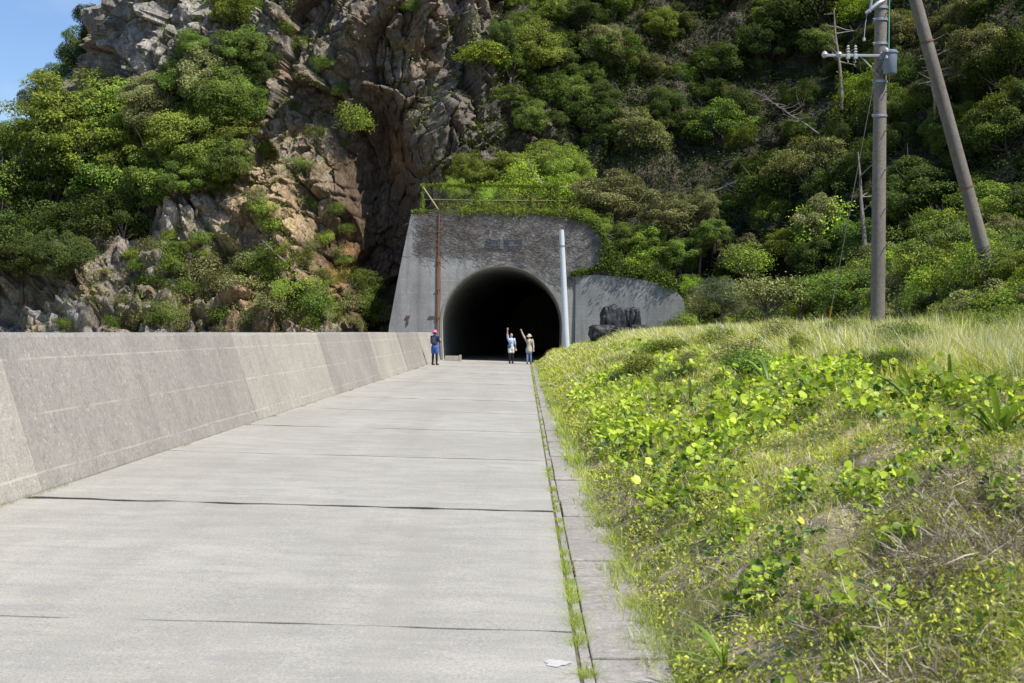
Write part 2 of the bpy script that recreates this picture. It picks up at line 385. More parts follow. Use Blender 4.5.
# ------------------------------------------------------------------ cliff sheet
ROWZ = np.array([-1, 3, 8, 13, 19, 28, 45.])
ROWS = np.array([
 [(-70,170),(-62,125),(-52,100),(-38,85),(-26,79),(-17,78),(-12,78),(-8,79),(-3,80),(5,79),(10,76),(17,64),(22,48),(28,32),(36,12),(46,-15)],
 [(-69,170),(-61,126),(-50,102),(-37,87),(-25.5,81.5),(-17,81),(-12,80.5),(-8,81),(-3,81),(5,81),(10.5,79),(18,66),(23.5,49),(29.5,33),(38,12),(48,-15)],
 [(-62,170),(-56,130),(-46,106),(-35,91),(-24.5,85.5),(-17,84),(-12,82.5),(-8,82),(-3,82.5),(5,83.5),(12.5,82),(20.5,69.5),(26.5,52),(33,35),(42,13),(53,-15)],
 [(-54,170),(-49,132),(-40.5,111),(-32.5,95),(-24,88),(-17,85.5),(-12,84),(-8,83),(-3,84),(5,87.5),(14.5,86),(23.5,73),(30,55),(37,37),(47,14),(58,-15)],
 [(-46,170),(-42,135),(-35.5,113),(-28.5,95),(-23.3,88.5),(-16.5,86.5),(-12,85),(-8,83.5),(-3,86),(5,91),(16.5,90),(27,77),(34,58),(41,39),(52,15),(63,-15)],
 [(-36,170),(-34,137),(-31,114),(-25.5,98),(-21,91),(-15.5,89),(-11,88),(-7,87),(-2,89),(7,96),(20,96),(32,83),(40,62),(48,42),(59,16),(70,-15)],
 [(-5,170),(-8,145),(-9,125),(-8,112),(-6,105),(-3,100),(0,98),(3,97),(7,100),(15,106),(30,106),(44,92),(53,70),(60,48),(72,18),(84,-15)]], float)
def crm(P0, P1, P2, P3, t): t = t[..., None]; return .5*((2*P1)+(-P0+P2)*t+(2*P0-5*P1+4*P2-P3)*t*t+(-P0+3*P1-3*P2+P3)*t**3)
def cat(A, u):                                       # A (n, ...,2) along axis 0
    n = len(A); i = np.clip(np.floor(u).astype(int), 0, n-2); t = u-i; g_ = lambda k: A[np.clip(k, 0, n-1)]
    return crm(g_(i-1), g_(i), g_(i+1), g_(i+2), t[:, None] if A.ndim == 3 else t)
uu = np.concatenate([np.linspace(0, 2.2, 50)[:-1], np.linspace(2.2, 9.5, 520)[:-1], np.linspace(9.5, 13, 260)[:-1], np.linspace(13, 15, 40)])
zz = np.concatenate([np.linspace(-1, 23, 330)[:-1], np.linspace(23, 45, 40)])
A = cat(np.transpose(ROWS, (1, 0, 2)), uu)           # (nu, rows, 2)
zi = np.interp(zz, ROWZ, np.arange(len(ROWZ)))
G = cat(np.transpose(A, (1, 0, 2)), zi)              # (nz, nu, 2)
nz_, nu_ = len(zz), len(uu)
XY = G.reshape(-1, 2); Zf = np.repeat(zz, nu_)
P3 = np.column_stack([XY, Zf])
def gnorm(P3):
    g3 = P3.reshape(nz_, nu_, 3); du = np.gradient(g3, axis=1); dv = np.gradient(g3, axis=0)
    n = np.cross(du, dv); n /= np.linalg.norm(n, axis=2)[..., None]+1e-9; return n.reshape(-1, 3)
N0 = gnorm(P3)
if N0[(nz_//2)*nu_+nu_//3, 1] > 0: N0 = -N0
X, Y, Z = P3.T
# screen-independent local coordinates for the rock features (metres across and up)
def blob(x0, z0, rx, rz, p=2): return np.exp(-(np.abs((X-x0)/rx)**p+np.abs((Z-z0)/rz)**p))
rockside = 1-sst(1, 8, X)                            # bare rock to the left, wooded hill to the right
dis = 1.3*fbm(P3*.13, 3, 1)*np.where(X < 5, 1, 1.4)
st = P3*[1., 1, .82]; st = st+.28*np.stack([fbm(P3*.5, 3, 11), fbm(P3*.5, 3, 12), fbm(P3*.5, 3, 13)], 1)
rot = np.array([[.9, 0, .43], [0, 1, 0], [-.43, 0, .9]]); st = st@rot
d1, h1, f1, e1 = worley(st*.33, 2); d2, h2, f2, e2 = worley(st*.85+5, 3); d3, h3, f3, e3 = worley(st*2.1+9, 4)
facet = 1.9*f1+1.0*(_u[h1, 0]-.5)+.95*f2+.45*(_u[h2, 1]-.5)+.36*f3+.22*(_u[h3, 2]-.5)
facet -= .22*np.exp(-(e2/.06)**2)+.45*np.exp(-(e1/.05)**2)
ridg = 1-np.abs(fbm(st*[1.1, 1.1, .5], 4, 21))*2.2
dis = dis+facet*(.25+.75*rockside)+.15*ridg*rockside+.12*fbm(P3*3, 3, 31)
# cave-like overhang, its lip and the buttress right of it
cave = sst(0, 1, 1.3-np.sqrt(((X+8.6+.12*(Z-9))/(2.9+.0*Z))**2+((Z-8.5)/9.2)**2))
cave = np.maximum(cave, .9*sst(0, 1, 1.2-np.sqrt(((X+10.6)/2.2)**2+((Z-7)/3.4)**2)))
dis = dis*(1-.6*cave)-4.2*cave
dis += 1.8*blob(-6.3, 20.4, 2.2, 1.6)+1.5*blob(-4.9, 13.5, 1.0, 3.2)+1.2*blob(-3.6, 11, 1.6, 6)
dis += 1.6*blob(-21.5, 19, 2.6, 3.2)+1.2*blob(-18.5, 19.6, 1.6, 2.2)+2.2*blob(-19.7, 8.3, 1.9, 2.4)+1.6*blob(-14.2, 8.2, .9, 3.4)+1.3*blob(-11.1, 6, .8, 1.8)
dis += 1.2*blob(-29, 4, 5, 2.4)
dis = np.where((X > -7.5) & (X < 5.5) & (Z < 8.2), np.minimum(dis, .3), dis)
P4 = P3+N0*dis[:, None]
P4[:, 1] = np.where((X > -7.2) & (X < 5.) & (Z < 7.9) & (P4[:, 1] < 79) & (P4[:, 1] > 60), 79, P4[:, 1])
NN = gnorm(P4); s_ = np.sign((NN*N0).sum(1)); NN *= s_[:, None]
# colours
n1 = fbm(P3*.22, 4, 41); n2 = fbm(P3*.7, 4, 42); n3 = _u[h2, 0]-.5
col = np.tile([.25, .235, .21], (len(P3), 1))
def mixc(m, c): 
    global col
    m = np.clip(m, 0, 1)[:, None]; col = col*(1-m)+np.array(c)*m
mixc(sst(-.05, .25, n1+n3*.3), (.30, .29, .275)); mixc(sst(.0, .3, n2+n3*.4)*.7, (.40, .385, .36))
mixc(sst(.0, .3, -n1+n3*.3)*.6, (.26, .20, .14)); mixc(sst(.1, .3, fbm(P3*.4, 3, 43))*.6, (.29, .20, .12))
mixc((blob(-20, 19, 4, 4)+blob(-19.5, 8.5, 3, 3))*1.2*(.6+n3), (.45, .44, .42))
mixc(blob(-15, 8.5, 3.2, 4.5)*(.9+n3), (.44, .35, .25)); mixc(blob(-13, 3.5, 6, 2.5)*.7, (.33, .25, .17))
mixc(sst(.05, .6, cave)*.93, (.085, .06, .042)); mixc(blob(-7.9, 12.2, .8, 1.1)*1.3*(.6+n2*2)+blob(-11.0, 5.9, .8, 1.8)*1.4*(.8+n2), (.38, .24, .12))  # first mix: brown overhang rock, its shade painted into the colour too
mixc(blob(-3.5, 12, 2.2, 8)*.8, (.11, .115, .125)); mixc(sst(-9, -6, X)*sst(19.4, 21, Z)*(1-sst(-4, -2, X))*.6, (.30, .23, .17))  # first mix: shade on the buttress painted in as dark blue-grey
mixc(sst(-12, -9, X)*(1-rockside*.9)*0+(1-rockside)*.97, (.026, .026, .016)); mixc(sst(0, 2.5, X+2.5)*.55*rockside, (.07, .065, .045))  # first mix: shade under the wood painted into the ground as near black
dk = sst(-18, -12, X)*sst(6, 11, Z)*.75; mixc(dk*(.55+.6*n3), (.17, .14, .115))
col = col*np.array([.97, .93, .87])*(1+np.clip(blob(-13, 8, 7, 12), 0, 1)[:, None]*np.array([.12, .03, -.08]))
idx = np.arange(nz_*nu_).reshape(nz_, nu_)
Q = np.stack([idx[:-1, :-1], idx[:-1, 1:], idx[1:, 1:], idx[1:, :-1]], -1).reshape(-1, 4)
cX = P4[Q[:, 0], 0]; cZ = P4[Q[:, 0], 2]; cY = P4[Q[:, 0], 1]
hole = (cX > -5.6) & (cX < 3.2) & (cZ < 6.3) & (cY < 95) & (cY > 60)
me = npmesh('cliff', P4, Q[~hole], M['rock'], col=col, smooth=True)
try: me.set_sharp_from_angle(angle=R(38))
except Exception: pass
tag(link('cliff', me), kind='structure')
# coarse copy for ray casting only (not an object)
ci = idx[::4, ::4]; Qc = np.stack([ci[:-1, :-1], ci[:-1, 1:], ci[1:, 1:], ci[1:, :-1]], -1).reshape(-1, 4)
remap = {int(v): k for k, v in enumerate(ci.ravel())}
bvh = BVHTree.FromPolygons([tuple(v) for v in P4[ci.ravel()]], [[remap[int(a)] for a in q] for q in Qc])
# plateau / back of the hill
pl = P4[idx[-1]]; mb = MB(); back = pl.copy(); back[:, 0] = back[:, 0]*1.3+20; back[:, 1] = np.maximum(back[:, 1]+60, 60); back[:, 2] = 52
mb.add(np.concatenate([pl, back]), [[i, i+1, nu_+i+1, nu_+i] for i in range(nu_-1)])
tag(link('hill_top', npmesh('hill_top', np.concatenate(mb.V), np.concatenate(mb.Q), M['soil'], col=np.tile([.05, .06, .025], (2*nu_, 1)))), kind='structure')

# ------------------------------------------------------------------ grass bank terrain
def bank(X, Y):
    X = np.asarray(X, float); Y = np.asarray(Y, float); t = np.maximum(X-.68, 0)
    z = 1.40*(1-np.exp(-t/1.95))*(1-.02*sst(38, 68, Y))
    r = np.minimum(np.maximum(X-9., 0), 2.6); z = z+1.1*r*r/(r+.9)+.3*np.maximum(X-11.6, 0)
    p = np.stack([X.ravel()*.45, Y.ravel()*.3, np.zeros(X.size)], 1)
    n = fbm(p, 3, 51).reshape(X.shape); n2 = fbm(p*4.5, 3, 52).reshape(X.shape)
    return -.03+z+(n*.2+n2*.19)*np.clip(t/1.2, 0, 1)
bx = np.concatenate([np.linspace(.66, 4, 100)[:-1], np.linspace(4, 14, 90)[:-1], np.linspace(14, 34, 50)])
by = np.concatenate([np.linspace(-25, 2, 30)[:-1], np.linspace(2, 15, 160)[:-1], np.linspace(15, 80, 260)])
BX, BY = np.meshgrid(bx, by); BZ = bank(BX, BY)
V = np.stack([BX, BY, BZ], -1).reshape(-1, 3); nb = len(bx); idb = np.arange(len(V)).reshape(BX.shape)
Qb = np.stack([idb[:-1, :-1], idb[:-1, 1:], idb[1:, 1:], idb[1:, :-1]], -1).reshape(-1, 4)
nn = fbm(V*[.9, .9, 0], 4, 61); nn2 = fbm(V*[3, 3, 0]+4, 3, 62)
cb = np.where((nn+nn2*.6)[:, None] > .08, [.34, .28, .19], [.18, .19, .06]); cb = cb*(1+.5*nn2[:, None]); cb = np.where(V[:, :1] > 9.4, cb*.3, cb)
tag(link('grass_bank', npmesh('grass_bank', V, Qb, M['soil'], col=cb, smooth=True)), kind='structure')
bvb = BVHTree.FromPolygons([tuple(v) for v in V], [list(map(int, q)) for q in Qb])
def on_bank(px, py):
    h = bvb.ray_cast(Vector((0, 0, CAMZ)), ray(px, py)); return h[0]
def on_cliff(px, py):
    h = bvh.ray_cast(Vector((0, 0, CAMZ)), ray(px, py)); return h[0], h[1]
def on_land(px, py):
    a = bvb.ray_cast(Vector((0, 0, CAMZ)), ray(px, py)); b = bvh.ray_cast(Vector((0, 0, CAMZ)), ray(px, py))
    c = [h for h in (a, b) if h[0] is not None]
    return min(c, key=lambda h: h[3])[:2] if c else (None, None)

# ------------------------------------------------------------------ leaf clouds
def leaf_quads(Pn, D, Nn, L, W):
    """rhombic leaves: base point Pn, direction D, normal Nn, length, width -> verts, quads"""
    D = D/np.linalg.norm(D, axis=1)[:, None]; S = np.cross(D, Nn); S /= np.linalg.norm(S, axis=1)[:, None]+1e-9; U = np.cross(S, D)
    L = L[:, None]; W = W[:, None]
    v = np.stack([Pn, Pn+D*L*.5-S*W*.5+U*L*.08, Pn+D*L-U*L*.08, Pn+D*L*.5+S*W*.5+U*L*.08], 1).reshape(-1, 3)
    return v, np.arange(len(v)).reshape(-1, 4)
def rdir(n, up=0.):
    d = rng.normal(size=(n, 3)); d /= np.linalg.norm(d, axis=1)[:, None]; d[:, 2] += up; return d/np.linalg.norm(d, axis=1)[:, None]

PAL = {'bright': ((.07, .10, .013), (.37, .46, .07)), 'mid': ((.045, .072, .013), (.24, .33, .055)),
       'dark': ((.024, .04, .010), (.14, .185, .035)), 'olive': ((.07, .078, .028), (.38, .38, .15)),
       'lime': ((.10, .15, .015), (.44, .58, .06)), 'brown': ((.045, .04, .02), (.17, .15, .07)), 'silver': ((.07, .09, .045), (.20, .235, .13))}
def crown_proto(kind, seed, nclump, leaves, flat=.75, lsize=.07, spread=1., cr_=(.22, .38), loose=0., upb=.35, slim=.45):
    """unit crown: radius 1, centre at z = 1.15, trunk from 0"""
    r = np.random.default_rng(seed); cen = []; rad = []
    tries = 0
    while len(cen) < nclump and tries < 4000:
        tries += 1
        d = r.normal(size=3); d /= np.linalg.norm(d); 
        if d[2] < -.8: continue
        rr_ = r.uniform(.35, .78)*spread; c = d*rr_*[1, 1, flat]; k = r.uniform(*cr_)
        if all(np.linalg.norm((c-q)) > (k+q2)*.5 for q, q2 in zip(cen, rad)): cen.append(c); rad.append(k)
    cen = np.array(cen); rad = np.array(rad)
    wts = rad**2/np.sum(rad**2); cid = r.choice(len(cen), leaves, p=wts)
    d = r.normal(size=(leaves, 3)); d[:, 2] = d[:, 2]+upb*1.2; d /= np.linalg.norm(d, axis=1)[:, None]
    rr_ = rad[cid]*(r.random(leaves)**.4)*(1+loose*r.random(leaves)**3*1.5)
    lump = 1+.35*fbm(d*2.2+cid[:, None]*3.7, 2, seed)
    off = d*(rr_*lump)[:, None]*[1.1, 1.1, .68]
    p = cen[cid]+off; p *= (1+.28*fbm(p*1.3+seed, 2, seed+5))[:, None]*np.array([r.uniform(.85, 1.2), r.uniform(.85, 1.2), 1.])
    outw = d*.8+cen[cid]*.5+[0, 0, .5]+r.normal(size=(leaves, 3))*.35
    D = np.cross(r.normal(size=(leaves, 3)), outw)+d*.5
    v, q = leaf_quads(p, D, outw, lsize*r.uniform(.6, 1.3, leaves), lsize*slim*r.uniform(.7, 1.2, leaves))
    lo, hi = map(np.array, PAL[kind]); t = np.clip((rr_/rad[cid])**3*.62+.3*r.random(leaves)+.18*(_u[(cid*37+seed) % 4096, 0]-.5)*2, 0, 1)  # inner leaves of a clump darker: shade painted into leaf colour
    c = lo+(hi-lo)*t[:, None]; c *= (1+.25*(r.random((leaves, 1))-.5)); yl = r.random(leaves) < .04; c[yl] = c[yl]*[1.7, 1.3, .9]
    dd = r.random(leaves) < .02; c[dd] = [.16, .11, .06]
    v[:, 2] += 1.15
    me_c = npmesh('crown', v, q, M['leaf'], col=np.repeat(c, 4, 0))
    mb = MB(); lean = r.uniform(-.12, .12, 2); top = Vector((lean[0], lean[1], .8))
    mb.tube([(0, 0, -.35), (lean[0]*.1, lean[1]*.1, .1), (lean[0]*.6, lean[1]*.3, .45), top], [.075, .055, .045, .03], 7)
    for c_ in cen[np.argsort(r.random(len(cen)))[:14]]:
        e = Vector(c_)+Vector((0, 0, 1.15)); s0 = Vector((lean[0]*.5, lean[1]*.3, r.uniform(.25, .7))); m0 = s0.lerp(e, .5)+Vector(r.normal(size=3)*.07)
        mb.tube([s0, m0, e], [.028, .018, .006], 5)
        for _ in range(2):
            e2 = e+Vector(r.normal(size=3)*.22); mb.tube([m0, m0.lerp(e2, .5)+Vector(r.normal(size=3)*.04), e2], [.011, .008, .003], 4)
    return me_c, mb.mesh('trunk', M['bark'], True)
PROTO = {}
def protos():
    s = 100
    for kind in ('bright', 'mid', 'dark', 'olive'):
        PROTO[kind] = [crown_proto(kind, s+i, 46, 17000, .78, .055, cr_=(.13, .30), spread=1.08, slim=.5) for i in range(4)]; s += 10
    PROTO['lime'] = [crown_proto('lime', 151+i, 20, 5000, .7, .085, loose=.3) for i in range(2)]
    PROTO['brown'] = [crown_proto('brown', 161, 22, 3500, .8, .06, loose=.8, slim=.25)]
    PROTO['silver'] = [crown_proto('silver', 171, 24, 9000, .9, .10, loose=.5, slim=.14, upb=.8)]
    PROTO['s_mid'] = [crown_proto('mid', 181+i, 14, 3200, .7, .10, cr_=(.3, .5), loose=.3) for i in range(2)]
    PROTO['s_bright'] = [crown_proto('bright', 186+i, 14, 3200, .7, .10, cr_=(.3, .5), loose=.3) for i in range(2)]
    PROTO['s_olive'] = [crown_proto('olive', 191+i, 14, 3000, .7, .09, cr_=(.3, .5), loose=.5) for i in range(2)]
protos()
NT_TREES = [0]
def plant(name, kind, base, top, rad, label, cat, group, small=False):
    """base on the ground, top = wanted crown centre, rad = crown radius"""
    base = Vector(base); top = Vector(top); d = top-base
    root = bpy.data.objects.new(name, None); root.empty_display_size = .2; C.objects.link(root)
    q = Vector((0, 0, 1)).rotation_difference(d.normalized()) if d.length > .01 else Quaternion()
    q = Quaternion((1, 0, 0, 0)).slerp(q, .8)
    root.rotation_mode = 'QUATERNION'; root.rotation_quaternion = q @ Quaternion((0, 0, 1), random.uniform(0, 6.28))
    h = 1.15*rad*random.uniform(.95, 1.05); root.scale = (rad*random.uniform(.85, 1.25), rad*random.uniform(.85, 1.15), rad*random.uniform(.8, 1.1)); root.location = top-(q @ Vector((0, 0, h)))
    tag(root, label, cat, group)
    cm, tm = random.choice(PROTO[kind])
    a = bpy.data.objects.new('foliage' if small else 'crown', cm); C.objects.link(a); a.parent = root
    b = bpy.data.objects.new('stem' if small else 'trunk', tm); C.objects.link(b); b.parent = root
    NT_TREES[0] += 1; return root
def tree_px(px, py, rpx, kind, name='tree', label='', cat='tree', group=None, small=False, fwd=.45, depth=None):
    """stand a tree so that its crown is at this bearing on the slope"""
    if depth is None:
        p, n = on_land(px, py)
        if p is None: return None
    else: p = P(px, py, depth); n = None
    rad = rpx/F*p.y
    c = p-ray(px, py)*rad*fwd
    low = c-Vector((0, 0, rad*.9)); b = None
    h = bvh.ray_cast(low-Vector((0, 3, 0)), Vector((0, 1, 0)));  base = h[0] if h[0] is not None and abs(h[0].y-low.y) < 4 else low
    hb = bvb.ray_cast(Vector((c.x, c.y, c.z+1)), Vector((0, 0, -1)))
    if hb[0] is not None and c.z-hb[0].z < 2.5*rad: base = hb[0]
    return plant(name, kind, base, c, rad, label, cat, group, small)

exec_veg = True
# --- headland, left ---
HL = [(80, 50, 32, 'dark', 108), (100, 22, 26, 'dark', 106), (58, 78, 30, 'mid', 104), (45, 100, 26, 'dark', 102), (18, 140, 26, 'mid', 100)]
for x, y, r_, k, dpt in HL:
    tree_px(x, y, r_, k, 'evergreen_tree', 'dark evergreen tree on the skyline of the headland against the blue sky', 'tree', 'skyline trees on the headland', depth=dpt)
HM = [(70, 118, 44, 'bright'), (118, 108, 34, 'bright'), (30, 150, 40, 'mid'), (92, 150, 40, 'bright'), (140, 150, 36, 'bright'), (60, 178, 44, 'mid'), (15, 195, 42, 'mid'),
      (110, 190, 40, 'mid'), (40, 222, 40, 'dark'), (85, 222, 36, 'dark'), (5, 240, 36, 'dark'), (125, 222, 26, 'dark'), (60, 250, 24, 'dark'), (20, 262, 22, 'dark'), (150, 190, 30, 'mid'),
      (160, 112, 26, 'olive'), (150, 88, 24, 'olive'), (188, 128, 34, 'bright'), (170, 150, 30, 'bright'), (205, 150, 28, 'bright'), (228, 158, 22, 'mid'),
      (200, 60, 30, 'olive'), (180, 72, 24, 'mid'), (222, 78, 28, 'mid'), (205, 95, 30, 'mid'), (240, 98, 24, 'mid'), (190, 42, 16, 'mid'), (228, 122, 26, 'bright'), (245, 40, 22, 'mid'), (232, 14, 22, 'bright'), (262, 62, 18, 'dark'),
      (200, 178, 22, 'bright'), (178, 176, 20, 'mid'), (222, 185, 14, 'mid')]
for x, y, r_, k in HM:
    r_ *= 1.3
    nm = {'bright': 'sunlit yellow-green broadleaf tree clinging to the left headland', 'mid': 'mid green broadleaf tree clinging to the left headland', 'dark': 'dark shaded broadleaf tree low on the left headland', 'olive': 'olive green broadleaf tree among the pale rocks of the headland'}[k]  # low trees take the dark palette: shade put into their leaf colour
    tree_px(x, y, r_, k, 'broadleaf_tree', nm, 'tree', 'trees clinging to the left headland', fwd=.75)
# --- shrubs on the lower left slope ---
rs = random.Random(21)
SH = [(150, 250, 20), (170, 262, 18), (200, 262, 22), (215, 285, 20), (185, 290, 20), (240, 285, 22), (262, 205, 16), (268, 222, 14), (255, 195, 12), (200, 238, 12), (250, 255, 16), (280, 270, 20), (300, 290, 20), (270, 300, 18), (320, 305, 18), (345, 300, 18), (300, 262, 16), (320, 275, 14), (335, 255, 12), (350, 282, 13), (365, 310, 13), (385, 315, 12),
      (145, 285, 12), (120, 300, 12), (160, 310, 18), (135, 318, 14), (190, 318, 12), (220, 315, 16), (250, 320, 14), (285, 320, 15), (310, 325, 14), (60, 322, 10), (90, 300, 8), (104, 270, 8), (325, 235, 12), (345, 228, 9), (310, 245, 10), (170, 235, 10), (140, 262, 10), (355, 325, 12), (335, 322, 12), (210, 300, 10), (265, 285, 12), (110, 325, 10), (232, 240, 10), (238, 262, 12)]
for _ in range(34): SH.append((rs.uniform(125, 375), rs.uniform(245, 328), rs.uniform(8, 15)))
for x, y, r_ in SH:
    k = rs.choice(['s_mid', 's_bright', 's_olive', 's_olive', 's_mid'])
    tree_px(x, y, r_, k, 'shrub', {'s_mid': 'small green shrub growing between rocks on the slope behind the sea wall', 's_bright': 'small yellow-green shrub growing between rocks on the slope behind the sea wall', 's_olive': 'small dusty olive shrub growing between rocks on the slope behind the sea wall'}[k], 'shrub', 'shrubs on the slope behind the sea wall', True, .3)
tree_px(354, 118, 20, 's_bright', 'shrub', 'lone round bright green shrub high on the bare cliff left of the overhang', 'shrub', None, True, .5)
for x, y, r_ in [(265, 150, 14), (300, 45, 12), (315, 135, 12), (280, 30, 12), (300, 165, 14), (322, 60, 10), (345, 145, 8), (275, 118, 10), (335, 205, 10), (415, 5, 10), (262, 8, 14), (290, 105, 8), (340, 88, 8), (308, 205, 10)]:
    tree_px(x, y, r_, 's_mid', 'shrub', 'small dark green shrub rooted in a crack of the shaded cliff face', 'shrub', 'shrubs in the shaded cliff face', True, .2)
# --- above the portal ---
AP = [(470, 170, 24, 'bright'), (500, 165, 30, 'bright'), (540, 158, 34, 'bright'), (570, 172, 28, 'bright'), (520, 182, 24, 'lime'), (455, 185, 16, 'bright'), (560, 192, 22, 'lime'), (490, 192, 18, 'lime')]
for i, (x, y, r_, k) in enumerate(AP):
    tree_px(x, y, r_, k, 'broadleaf_tree', 'bright green bushy tree on the ledge behind the railing on top of the tunnel portal', 'tree', 'trees on the ledge above the tunnel portal', depth=81.5+(i % 3)*.6-(2 if y > 180 else 0))
tree_px(612, 190, 38, 'olive', 'broadleaf_tree', 'rounded grey-olive tree right of the railing on the tunnel portal', 'tree', depth=78.5)
tree_px(668, 215, 34, 'olive', 'broadleaf_tree', 'olive tree with a leaning crown above the pale wing wall', 'tree', depth=77)
tree_px(700, 205, 22, 'olive', 'broadleaf_tree', 'small olive tree at the right end above the pale wing wall', 'tree', depth=76.5)
for x, y, r_, k, dp in [(600, 228, 20, 'bright', 77), (625, 240, 24, 'mid', 76.8), (650, 250, 24, 'bright', 76.3), (680, 255, 24, 'mid', 75.8), (640, 262, 18, 'lime', 75.9), (615, 255, 10, 'lime', 75.9), (690, 280, 18, 'mid', 75), (665, 275, 12, 'lime', 75.2), (585, 215, 12, 'lime', 76.6), (700, 240, 22, 'mid', 75.5), (715, 225, 20, 'mid', 75), (695, 300, 16, 'olive', 72.5), (688, 318, 14, 's_bright', 72), (675, 326, 10, 's_mid', 71.5), (690, 285, 14, 'lime', 73)]:
    tree_px(x, y, r_, k, 'shrub', 'leafy green shrub spilling over the top of the wing wall', 'shrub', 'shrubs spilling over the wing wall', True, depth=dp)
# --- wooded hillside, right ---
rs = random.Random(5)
pts = []
for j, yy in enumerate(range(-8, 320, 25)):
    for i, xx in enumerate(range(472, 1045, 33)):
        x = xx+(j % 2)*16+rs.uniform(-11, 11); y = yy+rs.uniform(-9, 9)
        if y > 120 and x < 735 and y > 120+(x-600)*.0 and x < 600+(y > 150)*110 and y > 132: continue
        if x < 500 and y > 55: continue
        if x < 478 : continue
        pts.append((x, y))
for x, y in pts:
    far = (x < 760)
    k = rs.choices(['bright', 'mid', 'dark', 'olive', 'brown', 'lime'], [.10, .22, .46, .16, .02, .04] if y < 200 else [.16, .3, .12, .3, .03, .09])[0]  # dark palette favoured higher up: hillside shade put into leaf colour
    if 740 < x < 860 and 110 < y < 200 and rs.random() < .6: k = 'dark'
    r_ = (rs.uniform(12, 27) if x < 760 else rs.uniform(15, 34))*(1.5 if rs.random() < .28 else 1)
    if rs.random() < (.34 if 590 < x < 860 and 50 < y < 210 else .08): continue
    lab = {'bright': 'sunlit bright green tree in the wood on the right hillside', 'mid': 'mid green tree in the wood on the right hillside', 'dark': 'dark green shaded tree in the wood on the right hillside', 'olive': 'dull olive tree in the wood on the right hillside', 'brown': 'dried brownish twiggy tree in the wood on the right hillside', 'lime': 'fresh lime green bush in the wood on the right hillside'}[k]
    tree_px(x, y, r_, k, 'woodland_tree', lab, 'tree', 'trees of the wood on the right hillside', fwd=rs.uniform(.1, .6))
for x, y, r_, k, lab in [(535, 48, 30, 'bright', 'bright green spreading tree high on the ivy-clad cliff above the tunnel'), (660, 25, 22, 'bright', 'small bright round tree near the top edge right of the tunnel cliff'), (605, 45, 24, 'olive', 'olive tree beside the bright spreading one high above the tunnel'),
                         (805, 165, 40, 'olive', 'broad olive tree left of the utility pole'), (980, 50, 50, 'olive', 'large dense olive-green tree at upper right behind the slanting pole'), (1000, 120, 45, 'mid', 'large dark green tree below the olive one at the right edge'),
                         (820, 225, 34, 'olive', 'dusty olive bush at the wood edge left of the utility pole'), (790, 240, 28, 'bright', 'light green bush at the wood edge above the crest')]:
    tree_px(x, y, r_, k, 'broadleaf_tree', lab, 'tree', None, fwd=.9)
for x, y, r_, k, lab in [(765, 285, 36, 's_olive', 'rounded olive-green bush beyond the crest between wing wall and utility pole'), (722, 290, 26, 'silver', 'silvery pale green feathery bush right of the wing wall'), (745, 262, 22, 's_bright', 'yellow-green bush behind the silvery one'),
                         (800, 290, 26, 's_mid', 'green bush left of the utility pole foot'), (845, 290, 20, 's_mid', 'low green bush at the foot of the utility pole'), (700, 305, 18, 's_olive', 'low olive bush at the right foot of the wing wall')]:
    tree_px(x, y, r_, k, 'bush', lab, 'bush', None, True, depth=62 if x < 760 else 52)
for x, y, r_ in [(700, 322, 14), (730, 325, 14), (870, 318, 14), (900, 322, 16), (880, 300, 24), (925, 270, 30), (965, 280, 34), (1000, 275, 34), (1025, 300, 30), (865, 260, 24), (1010, 235, 30), (800, 328, 14), (775, 330, 12), (830, 322, 12), (905, 262, 30), (935, 285, 32), (975, 300, 34), (1010, 300, 36), (890, 292, 22), (1015, 262, 26), (955, 262, 26), (920, 305, 22), (950, 315, 20), (990, 318, 24), (1022, 322, 20), (870, 275, 22), (850, 300, 16), (900, 240, 26), (940, 235, 30), (1035, 280, 30), (980, 245, 22)]:
    kk = rs.choice(['lime', 's_bright', 'lime', 's_mid'])
    tree_px(x, y, r_*1.05, kk, 'bush', {'lime': 'lush lime green bush on the bank around the foot of the slanting pole', 's_bright': 'yellow-green bush on the bank around the foot of the slanting pole', 's_mid': 'mid green bush on the bank around the foot of the slanting pole'}[kk], 'bush', 'bushes on the bank by the poles', True, fwd=.2)

for x, y, r_ in [(690, 326, 9), (712, 330, 8), (742, 327, 10), (668, 335, 8), (652, 338, 7), (860, 326, 9), (905, 330, 9), (955, 328, 10), (1005, 330, 10), (640, 346, 6), (780, 330, 8), (930, 322, 12), (985, 324, 12), (895, 345, 9), (940, 350, 10), (1010, 345, 11), (975, 338, 10), (840, 340, 8), (800, 343, 8), (750, 340, 8), (720, 345, 7), (1020, 326, 14), (915, 318, 13), (965, 316, 14), (890, 319, 11)]:
    D_ = rs.uniform(17, 38); q_ = P(x, 330, D_)
    if q_.x > 9.3 or q_.x < 1.5: q_ = P(x, 330, 9/max(q_.x/D_, .01)*.85)
    rr2 = rs.uniform(.24, .46); zb_ = float(bank(q_.x, q_.y)); plant('weed_clump', rs.choice(['s_olive', 's_mid', 's_bright', 's_mid']), (q_.x, q_.y, zb_), (q_.x, q_.y, zb_+rr2*1.0), rr2, 'low leafy weed clump standing in the pale grass along the crest of the bank', 'plant', 'leafy weed clumps along the crest', True)
